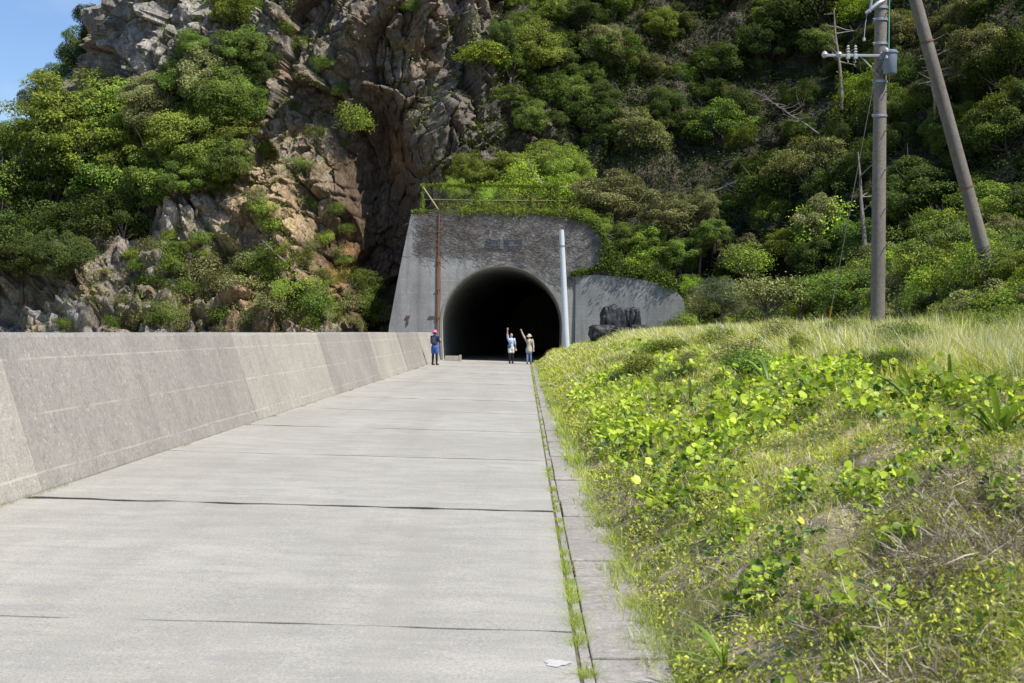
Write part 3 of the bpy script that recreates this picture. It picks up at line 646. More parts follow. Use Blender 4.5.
# --- dead trees ---
def dead_tree(base, top, r0, seed, label, nb=10):
    r = random.Random(seed); base, top = Vector(base), Vector(top); root = empty('dead_tree', base, label, 'dead tree')
    mb = MB(); d = top-base; pts = [d*t+Vector((r.uniform(-.06, .06)*d.length*.3, 0, 0))*(0 < t < 1) for t in (0, .25, .5, .75, 1)]
    mb.tube(pts, [r0, r0*.85, r0*.7, r0*.5, r0*.25], 7); mb.build('trunk', M['deadwood'], root, True)
    for _ in range(nb):
        t = r.uniform(.35, .98); s = d*t; L = d.length*r.uniform(.08, .28); e = s+Vector((r.choice([-1, 1])*r.uniform(.4, 1), r.uniform(-.5, .5), r.uniform(-.2, .6))).normalized()*L
        mb = MB(); m0 = s.lerp(e, .5)+Vector((0, 0, r.uniform(-.08, .08)*L)); mb.tube([s, m0, e], [r0*.4, r0*.28, r0*.08], 5)
        for _ in range(3):
            e2 = m0+(e-m0)*r.uniform(.2, 1); e3 = e2+Vector((r.uniform(-1, 1), r.uniform(-.5, .5), r.uniform(-.5, 1)))*L*.35; mb.tube([e2, e3], [r0*.16, r0*.04], 4)
        mb.build('branch', M['deadwood'], root, True)
def pc(px, py, f=3.):
    f *= .45
    p, n = on_land(px, py); return p-ray(px, py)*f
b = pc(842, 110, 4); dead_tree(b, P(834, 8, b.y), .12, 1, 'tall bare dead trunk with short broken limbs left of the utility pole')
b = pc(820, 135, 5); dead_tree(b, P(764, 96, b.y), .06, 2, 'pale bare branching dead tree leaning left on the dark hillside', 22)
b = pc(865, 250, 5); dead_tree(b, P(858, 152, b.y), .12, 3, 'broken grey dead trunk standing just left of the utility pole', 4)
b = P(552, 200, 79.5); dead_tree(b, P(527, 160, 79.5), .10, 4, 'bleached bare branch standing among the green trees above the tunnel portal', 5)
b = pc(760, 170, 4); dead_tree(b, P(705, 195, b.y), .07, 5, 'fallen bare dead trunk lying across the dark hollow of the hillside', 5)
0 and dead_tree(b, P(800, -5, b.y), .07, 6, 'thin bare twiggy dead tree near the top edge of the hillside', 8)
b = pc(935, 120, 5); dead_tree(b, P(928, 40, b.y), .07, 8, 'pale twiggy dead tree showing between the two concrete poles', 16)
0 and dead_tree(b, P(900, 215, b.y), .06, 9, 'short bare dead branches low between the utility pole and the slanting pole', 9)
b = pc(285, 262, 2); dead_tree(b, P(262, 240, b.y), .07, 10, 'small bleached dead branch among the shrubs on the rocky slope', 6)

# ------------------------------------------------------------------ undergrowth on the hill (uncountable)
def surf_leaves(name, mask, n, L, kinds, out=.25, mat='leaf', slim=.5):
    w_ = mask.copy(); w_[w_ < .02] = 0; w_[(P4[:, 0] > -7) & (P4[:, 0] < 4.6) & (P4[:, 2] < 7.6)] = 0
    area = np.linalg.norm(np.cross(np.gradient(P4.reshape(nz_, nu_, 3), axis=1).reshape(-1, 3), np.gradient(P4.reshape(nz_, nu_, 3), axis=0).reshape(-1, 3)), axis=1)
    w_ = w_*area; w_ /= w_.sum(); i = rng.choice(len(P4), n, p=w_)
    p = P4[i]+rng.normal(size=(n, 3))*.09+NN[i]*(rng.random((n, 1))**1.5*out)
    nn_ = NN[i]+[0, 0, .8]+rng.normal(size=(n, 3))*.5
    D = np.cross(rng.normal(size=(n, 3)), nn_)
    v, q = leaf_quads(p, D, nn_, L*rng.uniform(.6, 1.3, n), L*slim*rng.uniform(.7, 1.2, n))
    lo, hi = map(np.array, PAL[kinds]); nz2 = fbm(p*.5, 3, 77)
    t = np.clip((.10 if name == 'hillside_undergrowth' else .45)+nz2*1.2+rng.normal(size=n)*.2, 0, 1); c = lo+(hi-lo)*t[:, None]  # hillside leaves kept near the dark end: shade between trees painted in
    link(name, npmesh(name, v, q, M[mat], col=np.repeat(c, 4, 0)))
    return bpy.data.objects[name]
vis = ((P4[:, 0] > -P4[:, 1]*.42-2) & (P4[:, 0] < P4[:, 1]*.40+3) & (Z > -.5) & (Z < 24)).astype(float)
rm = vis*np.maximum(sst(-1, 3, X)*sst(-.05, .1, n1+.1), sst(3, 8, X))
m1 = rm*1.; tag(surf_leaves('hillside_undergrowth', m1, 170000, .17, 'dark', .5), 'dark leafy undergrowth covering the right hillside beneath the trees', 'undergrowth', kind='stuff')
ivy = vis*sst(-3.2, -1.6, X)*(1-sst(4, 7, X))*sst(9.5, 11, Z)*sst(-.15, .05, fbm(P3*.35, 3, 71)+.12)
tag(surf_leaves('ivy', ivy, 60000, .12, 'dark', .15), 'dark green ivy hanging on the cliff above the tunnel portal', 'ivy', kind='stuff')
lf = vis*(X < -1)*(sst(.02, .18, fbm(P3*.42, 4, 72)+.10*sst(6, 0, Z)-.05*(Z > 12)))*(1-np.clip(cave*2, 0, 1))*sst(.0, .35, NN[:, 2]+.12)
tag(surf_leaves('cliff_scrub', lf, 70000, .11, 'olive', .35), 'low olive scrub and grass tufts on ledges of the left cliff', 'scrub', kind='stuff')
lf2 = vis*(X < -1)*(sst(-.02, .14, fbm(P3*.6+3, 4, 73)+.22*sst(8, 3, Z)*sst(-27, -20, X)))*(1-np.clip(cave*2, 0, 1))
tag(surf_leaves('cliff_moss_plants', lf2, 120000, .12, 'bright', .25), 'patches of small green plants in cracks of the left cliff', 'plants', kind='stuff')

# ------------------------------------------------------------------ tunnel portal
PY = 75.4
def wx(px): return P(px, 340, PY).x
def wz(py, px=500): return P(px, py, PY).z
cx, rad = (wx(441.5)+wx(562))/2, (wx(562)-wx(441.5))/2
zc = wz(265.5)-rad; 
def arch(n=40, r=rad, inset=0.):
    pts = [(cx-r+.25+.0, -.1)] if False else []
    pts = [(cx-r*(.975), -.15), (cx-r*.995, zc*.5)]
    for k in range(n+1):
        a = math.pi-math.pi*k/n; pts.append((cx+r*math.cos(a), zc+r*math.sin(a)))
    pts += [(cx+r*.995, zc*.5), (cx+r*.975, -.15)]; return pts
portal = empty('tunnel_portal', (cx, PY, 0), 'grey board-marked concrete tunnel portal with round arched opening set into the cliff', 'tunnel portal')
inner = arch(); N_ = len(inner)
def outer_pt(px_, pz_):
    # project the arch point outwards to the portal outline
    d = Vector((px_-cx, pz_-1.2)); return d
outl = [(wx(385.5), -.15), (wx(388), wz(332, 388)), (wx(399), wz(270, 399)), (wx(410), wz(214, 410)), (wx(450), wz(213.6, 450)), (wx(500), wz(213, 500)), (wx(540), wz(213, 540)), (wx(566), wz(214, 566)), (wx(585), wz(219, 585)), (wx(600), wz(230, 600)), (wx(609), wz(246, 609)), (wx(613), wz(268, 613)), (wx(614), -.15)]
# resample outline to N_ points by length
ol = np.array(outl); seg = np.r_[0, np.cumsum(np.linalg.norm(np.diff(ol, axis=0), axis=1))]; tt = np.linspace(0, seg[-1], N_)
inn = np.array(inner); li = np.r_[0, np.cumsum(np.linalg.norm(np.diff(inn, axis=0), axis=1))]; tt = li/li[-1]*seg[-1]
outp = np.column_stack([np.interp(tt, seg, ol[:, 0]), np.interp(tt, seg, ol[:, 1])])
# keep exact corner at the top left
for corner in (ol[3], ol[7]):
    k = np.argmin(np.linalg.norm(outp-corner, axis=1)); outp[k] = corner
RG = 10; V = []
for j in range(RG+1):
    t = j/RG; q = inn*(1-t)+outp*t
    for x, z in q: V.append((x-cx, 0, z))
Qp = [[j*N_+i, j*N_+i+1, (j+1)*N_+i+1, (j+1)*N_+i] for j in range(RG) for i in range(N_-1)]
base_n = len(V); V += [(x-cx, 3.2, z) for x, z in outp]
Qp += [[RG*N_+i, RG*N_+i+1, base_n+i+1, base_n+i] for i in range(N_-1)]
mb = MB(); mb.add(V, Qp); mb.build('face_wall', M['portal'], portal)
# arch reveal and lining (starts 2 mm inside)
mb = MB(); V = [(x-cx, -.03, z) for x, z in arch(40, rad+.10)]+[(x-cx, -.03, z) for x, z in inner]+[(x-cx, .5, z) for x, z in inner]
q = [[i, i+1, N_+i+1, N_+i] for i in range(N_-1)]+[[N_+i, N_+i+1, 2*N_+i+1, 2*N_+i] for i in range(N_-1)]
V += [(x-cx, .02, z) for x, z in arch(40, rad+.10)]; q += [[i, 3*N_+i, 3*N_+i+1, i+1] for i in range(N_-1)]
mb.add(V, q); mb.build('arch_ring', M['archedge'], portal, True)
lin = MB(); V = []; ND = 30
for j in range(ND+1):
    yy = .5+55*j/ND; bend = .012*max(0, yy-6)**1.6*.5; r_ = rad-.004+(.05 if j else 0)
    for x, z in arch(40, r_): V.append((x-cx+bend, yy, z))
lin.add(V, [[j*N_+i, (j+1)*N_+i, (j+1)*N_+i+1, j*N_+i+1] for j in range(ND) for i in range(N_-1)])
e = (ND)*N_; cidx = len(V); lin.add([V[e+i] for i in range(N_)]+[(V[e][0]+rad, V[e][1], -.15)], [], [[i, i+1, N_] for i in range(N_-1)])
lin.build('tunnel_lining', M['lining'], portal, True)
mb = MB(); mb.add([(-rad-.1, .6, .02), (rad+.1, .6, .02), (rad+14, 56, .02), (-rad-.1, 56, .02)], [[0, 1, 2, 3]])
o = link('tunnel_floor', npmesh('tunnel_floor', np.concatenate(mb.V)+[cx, PY+2.3, .0], np.concatenate(mb.Q), M['lining'])); tag(o, kind='structure')
# plaque
pw = wx(521)-wx(485); ph = wz(240)-wz(249.5); pr = MB(); pr.box((0, 0, 0), (pw, .05, ph), bev=.008)
plq = pr.build('name_plaque', M['plaque'], portal, loc=((wx(485)+wx(521))/2-cx, -.045, (wz(240)+wz(249.5))/2))
plq['label'] = 'weathered blue-grey plaque above the arch, its lettering worn beyond reading'
mb = MB(); mb.box((-pw*.06, 0, 0), (pw*.1, .012, ph*.9), bev=.003); mb.box((pw*.26, 0, -ph*.06), (pw*.28, .012, ph*.16), bev=.003); mb.box((pw*.22, 0, ph*.2), (pw*.1, .012, ph*.2), bev=.003)
mb.build('worn_surface', M['plaqueworn'], plq, loc=(0, -.03, 0))
# rusty drain pipe and brackets
mb = MB(); xp = wx(438)-cx
mb.tube([(xp, -.09, wz(214)), (xp+.0, -.09, wz(300)), (xp-.03, -.09, wz(345))], .032, 8); dp = mb.build('drain_pipe', M['rust'], portal, True)
mb = MB()
for yy in (232, 262, 290, 318): mb.box((xp, -.07, wz(yy)), (.2, .1, .05))
mb.box((xp-.25, -.05, wz(317)), (.45, .06, .05)); mb.build('bracket', M['rust'], dp)
mb = MB(); mb.box((wx(408)-cx, -.05, wz(317)), (.2, .08, .08)); mb.box((wx(408)-cx, -.05, wz(322)), (.06, .08, .25)); mb.build('iron_bracket', M['rust'], portal)
# rust stain: thin irregular skin of rust on the face
tS = NT('rust_stain'); tS.fin(tS.pbsdf(tS.ramp(tS.noise(1., 5, .7, tS.coord((14, 1, .6))), [(.35, (.24, .2, .17)), (.6, (.27, .13, .07))]), .95, .1))
mb = MB(); r = random.Random(3); L_, R_ = [], []
for k in range(25):
    z = wz(217)+(wz(333)-wz(217))*k/24; L_.append((xp-.10-r.uniform(0, .07), -.006, z)); R_.append((xp+.09+r.uniform(0, .06), -.006, z))
mb.add(L_+R_, [[k, 25+k, 25+k+1, k+1] for k in range(24)]); mb.build('rust_stain', tS.m, portal)
# low concrete blocks at the left foot of the arch
for (xa, xb) in ((445, 459),):
    p = P((xa+xb)/2, 361.5, 74.3); mb = MB(); mb.box((0, 0, .14), (.75, .3, .26), bev=.02); mb.box((.43, 0, .16), (.12, .34, .32), bev=.015)
    tag(mb.build('concrete_block', M['wall_light'], loc=(p.x, p.y, cross(p.x)-.01)), 'low pale concrete block lying at the left foot of the tunnel arch', 'concrete block')
# wing wall
W0, W1 = Vector((wx(575), PY-.15, 0)), Vector((P(684, 330, 73.8).x, 73.8, 0))
def wtop(t): return np.interp(t, [0, .2, .55, .8, .93, 1.], [wz(276, 575), wz(275, 590), wz(279, 630), wz(285, 660), wz(292, 676), wz(302, 684)])
mb = MB(); n = 30; V = []
for k in range(n+1):
    t = k/n; p = W0.lerp(W1, t); z = wtop(t); V += [(p.x, p.y, -.2), (p.x, p.y+.03, z*.5), (p.x, p.y+.08, z), (p.x+.1, p.y+.45, z), (p.x+.1, p.y+.45, -.2)]
q = [[k*5+j, (k+1)*5+j, (k+1)*5+j+1, k*5+j+1] for k in range(n) for j in range(4)]; e = n*5; q += [[e, e+1, e+3, e+4]]; 
ww = MB(); V = np.array(V)-np.array(W0); ww.add(V, q, [[e+1, e+2, e+3]])
tag(ww.build('wing_wall', M['portal'], loc=W0), 'plain grey concrete wing wall right of the tunnel arch streaked with leaf shadows', 'wall')

# dry vines over the portal face
def vines():
    Vs, Ts = [], []; n = 0; r = np.random.default_rng(9); cols = []
    lo_x, hi_x = wx(412), wx(612); zt = wz(213)
    k = 0
    while k < 2500:
        x = r.uniform(lo_x, hi_x); depthz = r.uniform(0, 1)**1.2*(2.2 if x < wx(470) else 3.6); z = zt-depthz
        if (x-cx)**2+(z-zc)**2 < (rad+.03)**2: k += 1; continue
        if x > wx(568) and z > np.interp(x, [wx(566), wx(600), wx(613)], [zt, wz(232), wz(268)]): k += 1; continue
        a = r.normal(0, .5) if r.random() < .75 else r.normal(-1.5, .4); pt = np.array([x, z]); pts = []
        L = r.uniform(.3, 1.1); st_ = 6
        for j in range(st_+1):
            pts.append((pt[0], PY-.035-.05*r.random(), pt[1])); a += r.normal(0, .35); pt = pt+np.array([math.cos(a), math.sin(a)])*L/st_
        pts = np.array(pts); wdt = r.uniform(.004, .010)
        if np.any((pts[:, 0]-cx)**2+(pts[:, 2]-zc)**2 < (rad+.02)**2): k += 1; continue
        up = np.array([0, 0, wdt]); fr = np.array([0, -wdt, 0]); v = np.concatenate([pts-up, pts+up, pts+fr*1.5]); Vs.append(v); m = st_+1
        Ts.append(np.array([[i, i+1, 2*m+i+1, 2*m+i] for i in range(st_)]+[[2*m+i, 2*m+i+1, m+i+1, m+i] for i in range(st_)])+n); n += len(v)
        b_ = r.uniform(.6, 1.5); cols.append(np.tile(np.array([.20, .17, .15])*b_, (len(v), 1))); k += 1
    me = npmesh('dry_vines', np.concatenate(Vs), np.concatenate(Ts), M['soil'], col=np.concatenate(cols)); return link('dry_vines', me)
tag(vines(), 'net of dry brown vines creeping over the upper face of the tunnel portal', 'vines', kind='stuff')

def leafband(name, segs, n, L, kind, label, cat, sd=.12, mat='leaf'):
    """loose leaves along line segments"""
    ps = []; seg_l = [np.linalg.norm(np.array(b)-np.array(a)) for a, b, *_ in segs]; tot = sum(seg_l)
    for (a, b, *s), l in zip(segs, seg_l):
        m = int(n*l/tot)+1; t = rng.random((m, 1)); a = np.array(a); b = np.array(b); q = a+(b-a)*t
        clump = np.clip(.5+fbm(q*1.7, 2, 5)*1.6, .1, 1.5)[:, None]; ps.append(q+rng.normal(size=(m, 3))*(s[0] if s else sd)*clump*[1, .7, 1])
    p = np.concatenate(ps); m = len(p); nn_ = rng.normal(size=(m, 3))+[0, -.6, .9]; D = rng.normal(size=(m, 3))+[0, 0, -.3]
    v, q = leaf_quads(p, D, nn_, L*rng.uniform(.6, 1.3, m), L*.6*rng.uniform(.7, 1.2, m)); lo, hi = map(np.array, PAL[kind])
    c = lo+(hi-lo)*np.clip(rng.random((m, 1))*.7+.05, 0, 1)
    o = link(name, npmesh(name, v, q, M[mat], col=np.repeat(c, 4, 0))); return tag(o, label, cat, kind='stuff')
zt = wz(213)
# railing
fy = PY+.35; rail = empty('railing', (wx(421), fy, zt), 'vine-covered yellowish railing with one slanting brace along the top of the tunnel portal', 'railing')
FX = [wx(421), wx(476), wx(531), wx(557)]; fh = wz(185)-zt
for x in FX:
    mb = MB(); mb.tube([(0, 0, -.1), (0, 0, fh)], .045, 8); mb.build('post', M['fence'], rail, True, loc=(x-FX[0], 0, 0))
for z in (fh, fh*.5, .12):
    mb = MB(); mb.tube([(0, 0, 0), ((FX[-1]-FX[0])*.5, 0, -.02), (FX[-1]-FX[0]+.5, 0, .0)], .028 if z == fh else .012, 6); mb.build('rail', M['fence'], rail, True, loc=(0, 0, z-.02))
mb = MB(); mb.tube([(0, -.05, fh*.95), (wx(439)-FX[0], -.1, .02)], .035, 8); mb.build('brace', M['fence'], rail, True)
mb = MB()
L = FX[-1]-FX[0]
for k in range(-7, 60):
    for s in (1, -1):
        a = k*.16*1.0; x0, x1 = (a, a+fh) if s == 1 else (a+fh, a); z0, z1 = 0., fh
        if x0 < 0 or x1 < 0 or x0 > L or x1 > L: continue
        mb.tube([(x0, 0.02, z0), (x1, 0.02, z1)], .0025, 3, False)
mb.build('wire_mesh', M['fence'], rail)
segs = [((wx(412), PY+.0, zt+.06), (wx(470), PY+.0, zt+.06), .05), ((wx(460), PY-.02, zt+.06), (wx(575), PY, zt+.08), .16), ((wx(540), PY-.02, zt+.05), (wx(585), PY, wz(218)), .16),
        ((FX[0], fy, zt), (FX[0], fy, zt+fh), .07), ((FX[1], fy, zt), (FX[1], fy, zt+fh), .04), ((FX[2], fy, zt), (FX[2], fy, zt+fh), .08), ((FX[3], fy, zt), (FX[3], fy, zt+fh), .09), ((FX[0], fy, zt+fh), (FX[3], fy, zt+fh), .05), ((FX[0]+1, fy+.3, zt+.4), (FX[3]+1, fy+.3, zt+.4), .35)]
leafband('railing_vine', segs, 16000, .10, 'lime', 'bright green creeper growing over the railing and top edge of the portal', 'creeper')
segs = [((wx(571), PY-.18, wz(273)), (wx(592), PY-.18, wz(270)), .12), ((wx(592), PY-.3, wz(268)), (wx(612), PY-.5, wz(262)), .2), ((wx(612), PY-.5, wz(266)), (wx(665), PY-1.0, wz(277)), .28), ((wx(660), PY-1.2, wz(280)), (wx(690), PY-1.4, wz(296)), .25), ((wx(600), PY-.2, wz(230)), (wx(613), PY-.3, wz(262)), .22), ((wx(575), PY-.1, wz(214)), (wx(600), PY-.1, wz(228)), .2)]
leafband('wing_wall_ivy', segs, 16000, .11, 'mid', 'green ivy hanging over the top of the wing wall', 'ivy', sd=.3)

# pale metal pole by the arch
pb = P(567, 346, 70.5); pt_ = P(561.5, 230, 70.5); zb = float(bank(pb.x, pb.y)); 
po = empty('metal_pole', (pb.x, pb.y, zb), 'pale blue-grey slim metal pole standing in front of the right side of the tunnel arch', 'pole')
d = pt_-Vector((pb.x, pb.y, zb)); mb = MB(); mb.tube([d*-.03, d*.5, d], [.15, .14, .125], 16); mb.build('shaft', M['palepole'], po, True)
mb = MB(); mb.tube([d*1.0, d*1.008], [.13, .05], 16); mb.build('cap', M['galv'], po, True)
mb = MB(); mb.tube([d*.86, d*.875], .145, 16); mb.tube([d*.87+Vector((0, 0, 0)), d*.87+Vector((-.22, -.02, .02))], .02, 6); mb.build('clamp', M['galv'], po, True)

# ------------------------------------------------------------------ utility pole and slanting pole
Yp = 33.
b0 = P(877.5, 330, Yp); t0 = P(881, 0, Yp); zb = float(bank(b0.x, Yp)); up = (t0-b0); up /= up.z
base = b0+up*(zb-b0.z)
pole = empty('utility_pole', base, 'upright concrete utility pole carrying a blue-grey cylinder and a crossarm with insulators', 'utility pole')
def at(z, dx=0, dy=0): return up*(z-zb)+Vector((dx, dy, 0))
mb = MB(); mb.tube([at(zb-.3), at(zb+3), at(7), at(11.6)], [.168, .16, .148, .135], 20); mb.build('shaft', M['pole'], pole, True)
def zp(py): return P(879, py, Yp).z
for i, py in enumerate((44, 116, 82, 8, 20)):
    mb = MB(); z = zp(py); mb.tube([at(z-.03), at(z+.03)], .168, 20); mb.tube([at(z, -.15, -.1), at(z, -.21, -.14)], .018, 6); mb.build('band', M['galv'], pole, True)
for i in range(14):
    z = zb+1.8+i*.45; s = 1 if i % 2 else -1; mb = MB(); mb.tube([at(z, .1*s, -.1), at(z, .12*s, -.24)], .011, 6); mb.build('step_bolt', M['rust'], pole, True)
za = zp(57.5); mb = MB(); mb.box(at(za, -.62, -.2), (1.5, .06, .06), bev=.01); mb.box(at(za, 0, -.19), (.12, .1, .16), bev=.01); arm = mb.build('crossarm', M['galv'], pole)
mb = MB(); mb.tube([at(za-.02, -.5, -.2), at(za-.45, -.06, -.16)], .014, 6); mb.build('arm_brace', M['galv'], pole, True)
insp = [(a*.8, b*.9) for a, b in [(0, .0), (.035, .0), (.035, .03), (.065, .045), (.03, .07), (.03, .1), (.06, .115), (.028, .14), (.026, .17), (.05, .185), (.02, .215), (.0, .23)]]
for dx in (-.62, -.93-.0):
    mb = MB(); mb.lathe(insp, at(za+.04, -.28+dx*.55+.0, -.2), 14); mb.tube([at(za-.16, -.28+dx*.55, -.2), at(za+.05, -.28+dx*.55, -.2)], .014, 6); mb.box(at(za-.02, -.28+dx*.55, -.2), (.08, .09, .12), bev=.01); mb.build('insulator', M['white'], pole, True)
mb = MB(); mb.lathe([(0, -.08), (.05, -.06), (.075, 0), (.05, .06), (0, .08)], at(za+.02, -1.33, -.2), 14); mb.build('insulator', M['white'], pole, True)
mb = MB(); mb.lathe([(0, -.07), (.05, -.05), (.07, 0), (.05, .05), (0, .07)], at(za+.02, -1.0, -.22), 14); mb.build('insulator', M['white'], pole, True)
# blue-grey cylinder
zc1, zc0 = zp(54), zp(76.5); cxp = .14
tr = MB(); tr.lathe([(0, zc0-za-.0), (.14, zc0-za), (.155, zc0-za+.02), (.16, zc1-za-.06), (.18, zc1-za-.05), (.18, zc1-za-.01), (.15, zc1-za+.02), (0, zc1-za+.03)], at(za, cxp, -.32), 24); cyl = tr.build('transformer', M['box'], pole, True)
mb = MB(); mb.lathe([(0, .0), (.05, .01), (.055, .06), (.03, .1), (0, .12)], at(zc1-.06, cxp-.13, -.5), 12, ); mb.build('bushing', M['white'], cyl, True); mb = MB(); mb.lathe([(0, 0), (.035, .01), (.03, .06), (0, .08)], at(zc1-.2, cxp-.12, -.48), 12); mb.build('bushing', M['white'], cyl, True)
mb = MB(); mb.box(at((zc0+zc1)/2, .04, -.17), (.1, .1, .3)); mb.build('hanger', M['galv'], cyl)
mb = MB(); mb.tube([at(11.4, .16, -.06), at(9.6, .175, -.07), at(8.6, .17, -.08), at(zc1+.02, .15, -.16)], .016, 8); mb.build('cable', M['green'], pole, True)
mb = MB(); mb.tube([at(zp(15), -.38, -.15), at(zp(5), -.1, -.16), at(zp(1), .05, -.1)], [.045, .06, .05], 8); mb.tube([at(zp(-12), -.2, -.16), at(zp(14), -.3, -.17)], .03, 8); mb.build('lightning_arrester', M['galv'], pole, True)
mb = MB(); mb.tube([at(zp(16), -.36, -.15), at(zp(30), -.40, -.15), at(zp(42), -.42, -.16)], .009, 5); mb.lathe([(0, -.05), (.035, -.03), (.035, .03), (0, .05)], at(zp(41), -.42, -.16), 10); mb.build('dropper', M['white'], pole, True)
mb = MB(); mb.tube([at(za+.28, -.62, -.2), at(za-.35, -.5, -.24), at(za-.5, -.25, -.22), at(za-.2, -.05, -.4), at(zc1, cxp-.13, -.5)], .008, 5); mb.tube([at(za+.28, -.8, -.2), at(za+.5, -.5, -.2), at(za+1.0, -.33, -.16)], .007, 5); mb.build('lead_wire', M['blackbag'], pole, True)
# slanting pole
sb = P(990, 274, Yp+.5); zsb = float(bank(sb.x, Yp+.5)); st_ = P(913, -8, Yp+.3); d = (st_-sb).normalized(); sb2 = sb+d*((zsb-.3-sb.z)/d.z)
sp_ = empty('slanting_pole', sb2, 'bare concrete prop pole slanting up leftwards at the right of the photo', 'pole')
L = (st_-sb2).length+1.6; mb = MB(); mb.tube([(0, 0, 0), d*(L*.5), d*L], [.165, .152, .138], 20); mb.build('shaft', M['pole'], sp_, True)
for f_ in (.69, .30):
    mb = MB(); mb.tube([d*(L*f_-.02), d*(L*f_+.02)], .166+(.7-f_)*.01, 20); mb.build('band', M['rust'], sp_, True)
# guy wire
ga = on_bank(824, 318) or P(824, 313, 37); ga = P(824, 316, 37); gz = float(bank(ga.x, 37)); ga = Vector((ga.x, 37, gz-.1)); gt = base+at(za+.2)
gw = empty('guy_wire', ga, 'thin guy wire with an orange guard running down left of the utility pole', 'guy wire')
mb = MB(); mb.tube([(0, 0, 0), gt-ga], .008, 5); mb.build('wire', M['galv'], gw, True)
dg = (gt-ga).normalized(); mb = MB(); mb.tube([dg*.35, dg*1.25], .022, 8); mb.build('guard', M['yellow'], gw, True)

# ------------------------------------------------------------------ black bulk bags
def bag(px, py, wpx, hpx, Yb, rz, label, lying=False, seed=0):
    p = P(px, py-1.5, Yb); wd = wpx/F*Yb; hh = hpx/F*Yb
    root = empty('bulk_bag', (p.x, p.y, p.z), label, 'bag', 'black bulk bags heaped by the wing wall', rz)
    bm = bmesh.new(); bmesh.ops.create_cube(bm, size=1); bmesh.ops.subdivide_edges(bm, edges=bm.edges[:], cuts=19, use_grid_fill=True)
    co = np.array([v.co[:] for v in bm.verts]); r = (np.abs(co*2)**4).sum(1)**.25; sp2 = co/r[:, None]; co = sp2*.42+co*.58
    co[:, :2] *= (1.02+.1*np.cos(co[:, 2:3]*5)); 
    wr = fbm(co*[9, 9, 1.6]+seed*3, 4, seed)*.2+.03*np.sin(np.arctan2(co[:, 1], co[:, 0])*9+seed)+fbm(co*[2, 2, 3]+seed, 2, seed)*.12; co = co*(1+wr[:, None])
    co = co*[wd, wd*.9, hh]; co[:, 2] += hh*.45
    for v, c in zip(bm.verts, co): v.co = c
    mb = MB(); mb.bm(bm); mb.build('sack', M['blackbag'], root, True)
    if not lying:
        mb = MB(); mb.tube([(0, 0, hh*.82), (.05, 0, hh*.93), (.14, 0, hh*.99), (.24, .02, hh*.95)], [.3, .2, .12, .05], 10); mb.build('tied_neck', M['blackbag'], root, True)
    for s in (-1, 1):
        mb = MB(); mb.tube([(s*wd*.36, -.1, hh*.85), (s*wd*.40, -.3, hh*.93), (s*wd*.42, -.42, hh*.7), (s*wd*.36, -.45, hh*.5)], .025, 6); mb.build('strap', M['blackbag'], root, True)
bag(612, 336, 20, 29, 70.6, .1, 'large upright black bulk bag on the left of the heap by the wing wall', seed=1)
bag(631.5, 336, 15, 26, 71.0, -.2, 'smaller upright black bulk bag tucked behind and right of the large one', seed=2)
bag(602, 342, 22, 16, 69.6, .25, 'flattened black bulk bag lying at the lower left of the heap', True, seed=3)
bag(640, 341, 18, 15, 69.8, -.15, 'flattened black bulk bag lying at the lower right of the heap', True, seed=4)
bag(620, 341, 18, 13, 69.3, .5, 'low slumped black bulk bag in the middle front of the heap', True, seed=5)

# ------------------------------------------------------------------ people
def remesh(name, shapes, mat, parent, voxel=.012, smooth_it=4, loc=None):
    """tapered capsules and ellipsoids fused into one continuous surface"""
    mb = MB()
    for s in shapes:
        if s[0] == 'c':
            _, pts, rr = s; pts = [Vector(p) for p in pts]; mb.tube(pts, rr, 14)
            for p, r_ in zip(pts, rr if hasattr(rr, '__len__') else [rr]*len(pts)):
                bm = bmesh.new(); bmesh.ops.create_uvsphere(bm, u_segments=14, v_segments=9, radius=r_); mb.bm(bm, p)
        else:
            _, c, d_ = s[:3]; bm = bmesh.new(); bmesh.ops.create_uvsphere(bm, u_segments=18, v_segments=12, radius=1)
            mb.bm(bm, c, (s[3] if len(s) > 3 else Matrix()) @ Matrix.Diagonal((*d_, 1)))
    tmp = link('tmp', mb.mesh('tmp', mat)); m = tmp.modifiers.new('r', 'REMESH'); m.mode = 'VOXEL'; m.voxel_size = voxel
    s = tmp.modifiers.new('s', 'SMOOTH'); s.iterations = smooth_it; s.factor = .5
    me = bpy.data.meshes.new_from_object(tmp.evaluated_get(bpy.context.evaluated_depsgraph_get())); me.name = name
    bpy.data.objects.remove(tmp); me.polygons.foreach_set('use_smooth', np.ones(len(me.polygons), bool)); me.materials.clear(); me.materials.append(mat)
    return link(name, me, parent, loc)
def hand(w_, d_, side):
    """palm and five bent fingers from wrist w_ in direction d_"""
    d_ = Vector(d_).normalized(); sx = Vector((side, 0, 0)); sx = (sx-d_*sx.dot(d_)).normalized(); nrm = d_.cross(sx)
    out = [('c', [w_, w_+d_*.045, w_+d_*.085], [.026, .034, .034])]
    for k, (o, L) in enumerate(((-.028, .07), (-.010, .08), (.010, .075), (.027, .058))):
        b_ = w_+d_*.085+sx*o; m_ = b_+d_*L*.5+sx*o*.25; e_ = m_+d_*L*.42+nrm*.018; out.append(('c', [b_, m_, e_], [.0105, .0095, .008]))
    b_ = w_+d_*.03-sx*.03; out.append(('c', [b_, b_+d_*.03-sx*.03, b_+d_*.06-sx*.038], [.014, .012, .009])); return out
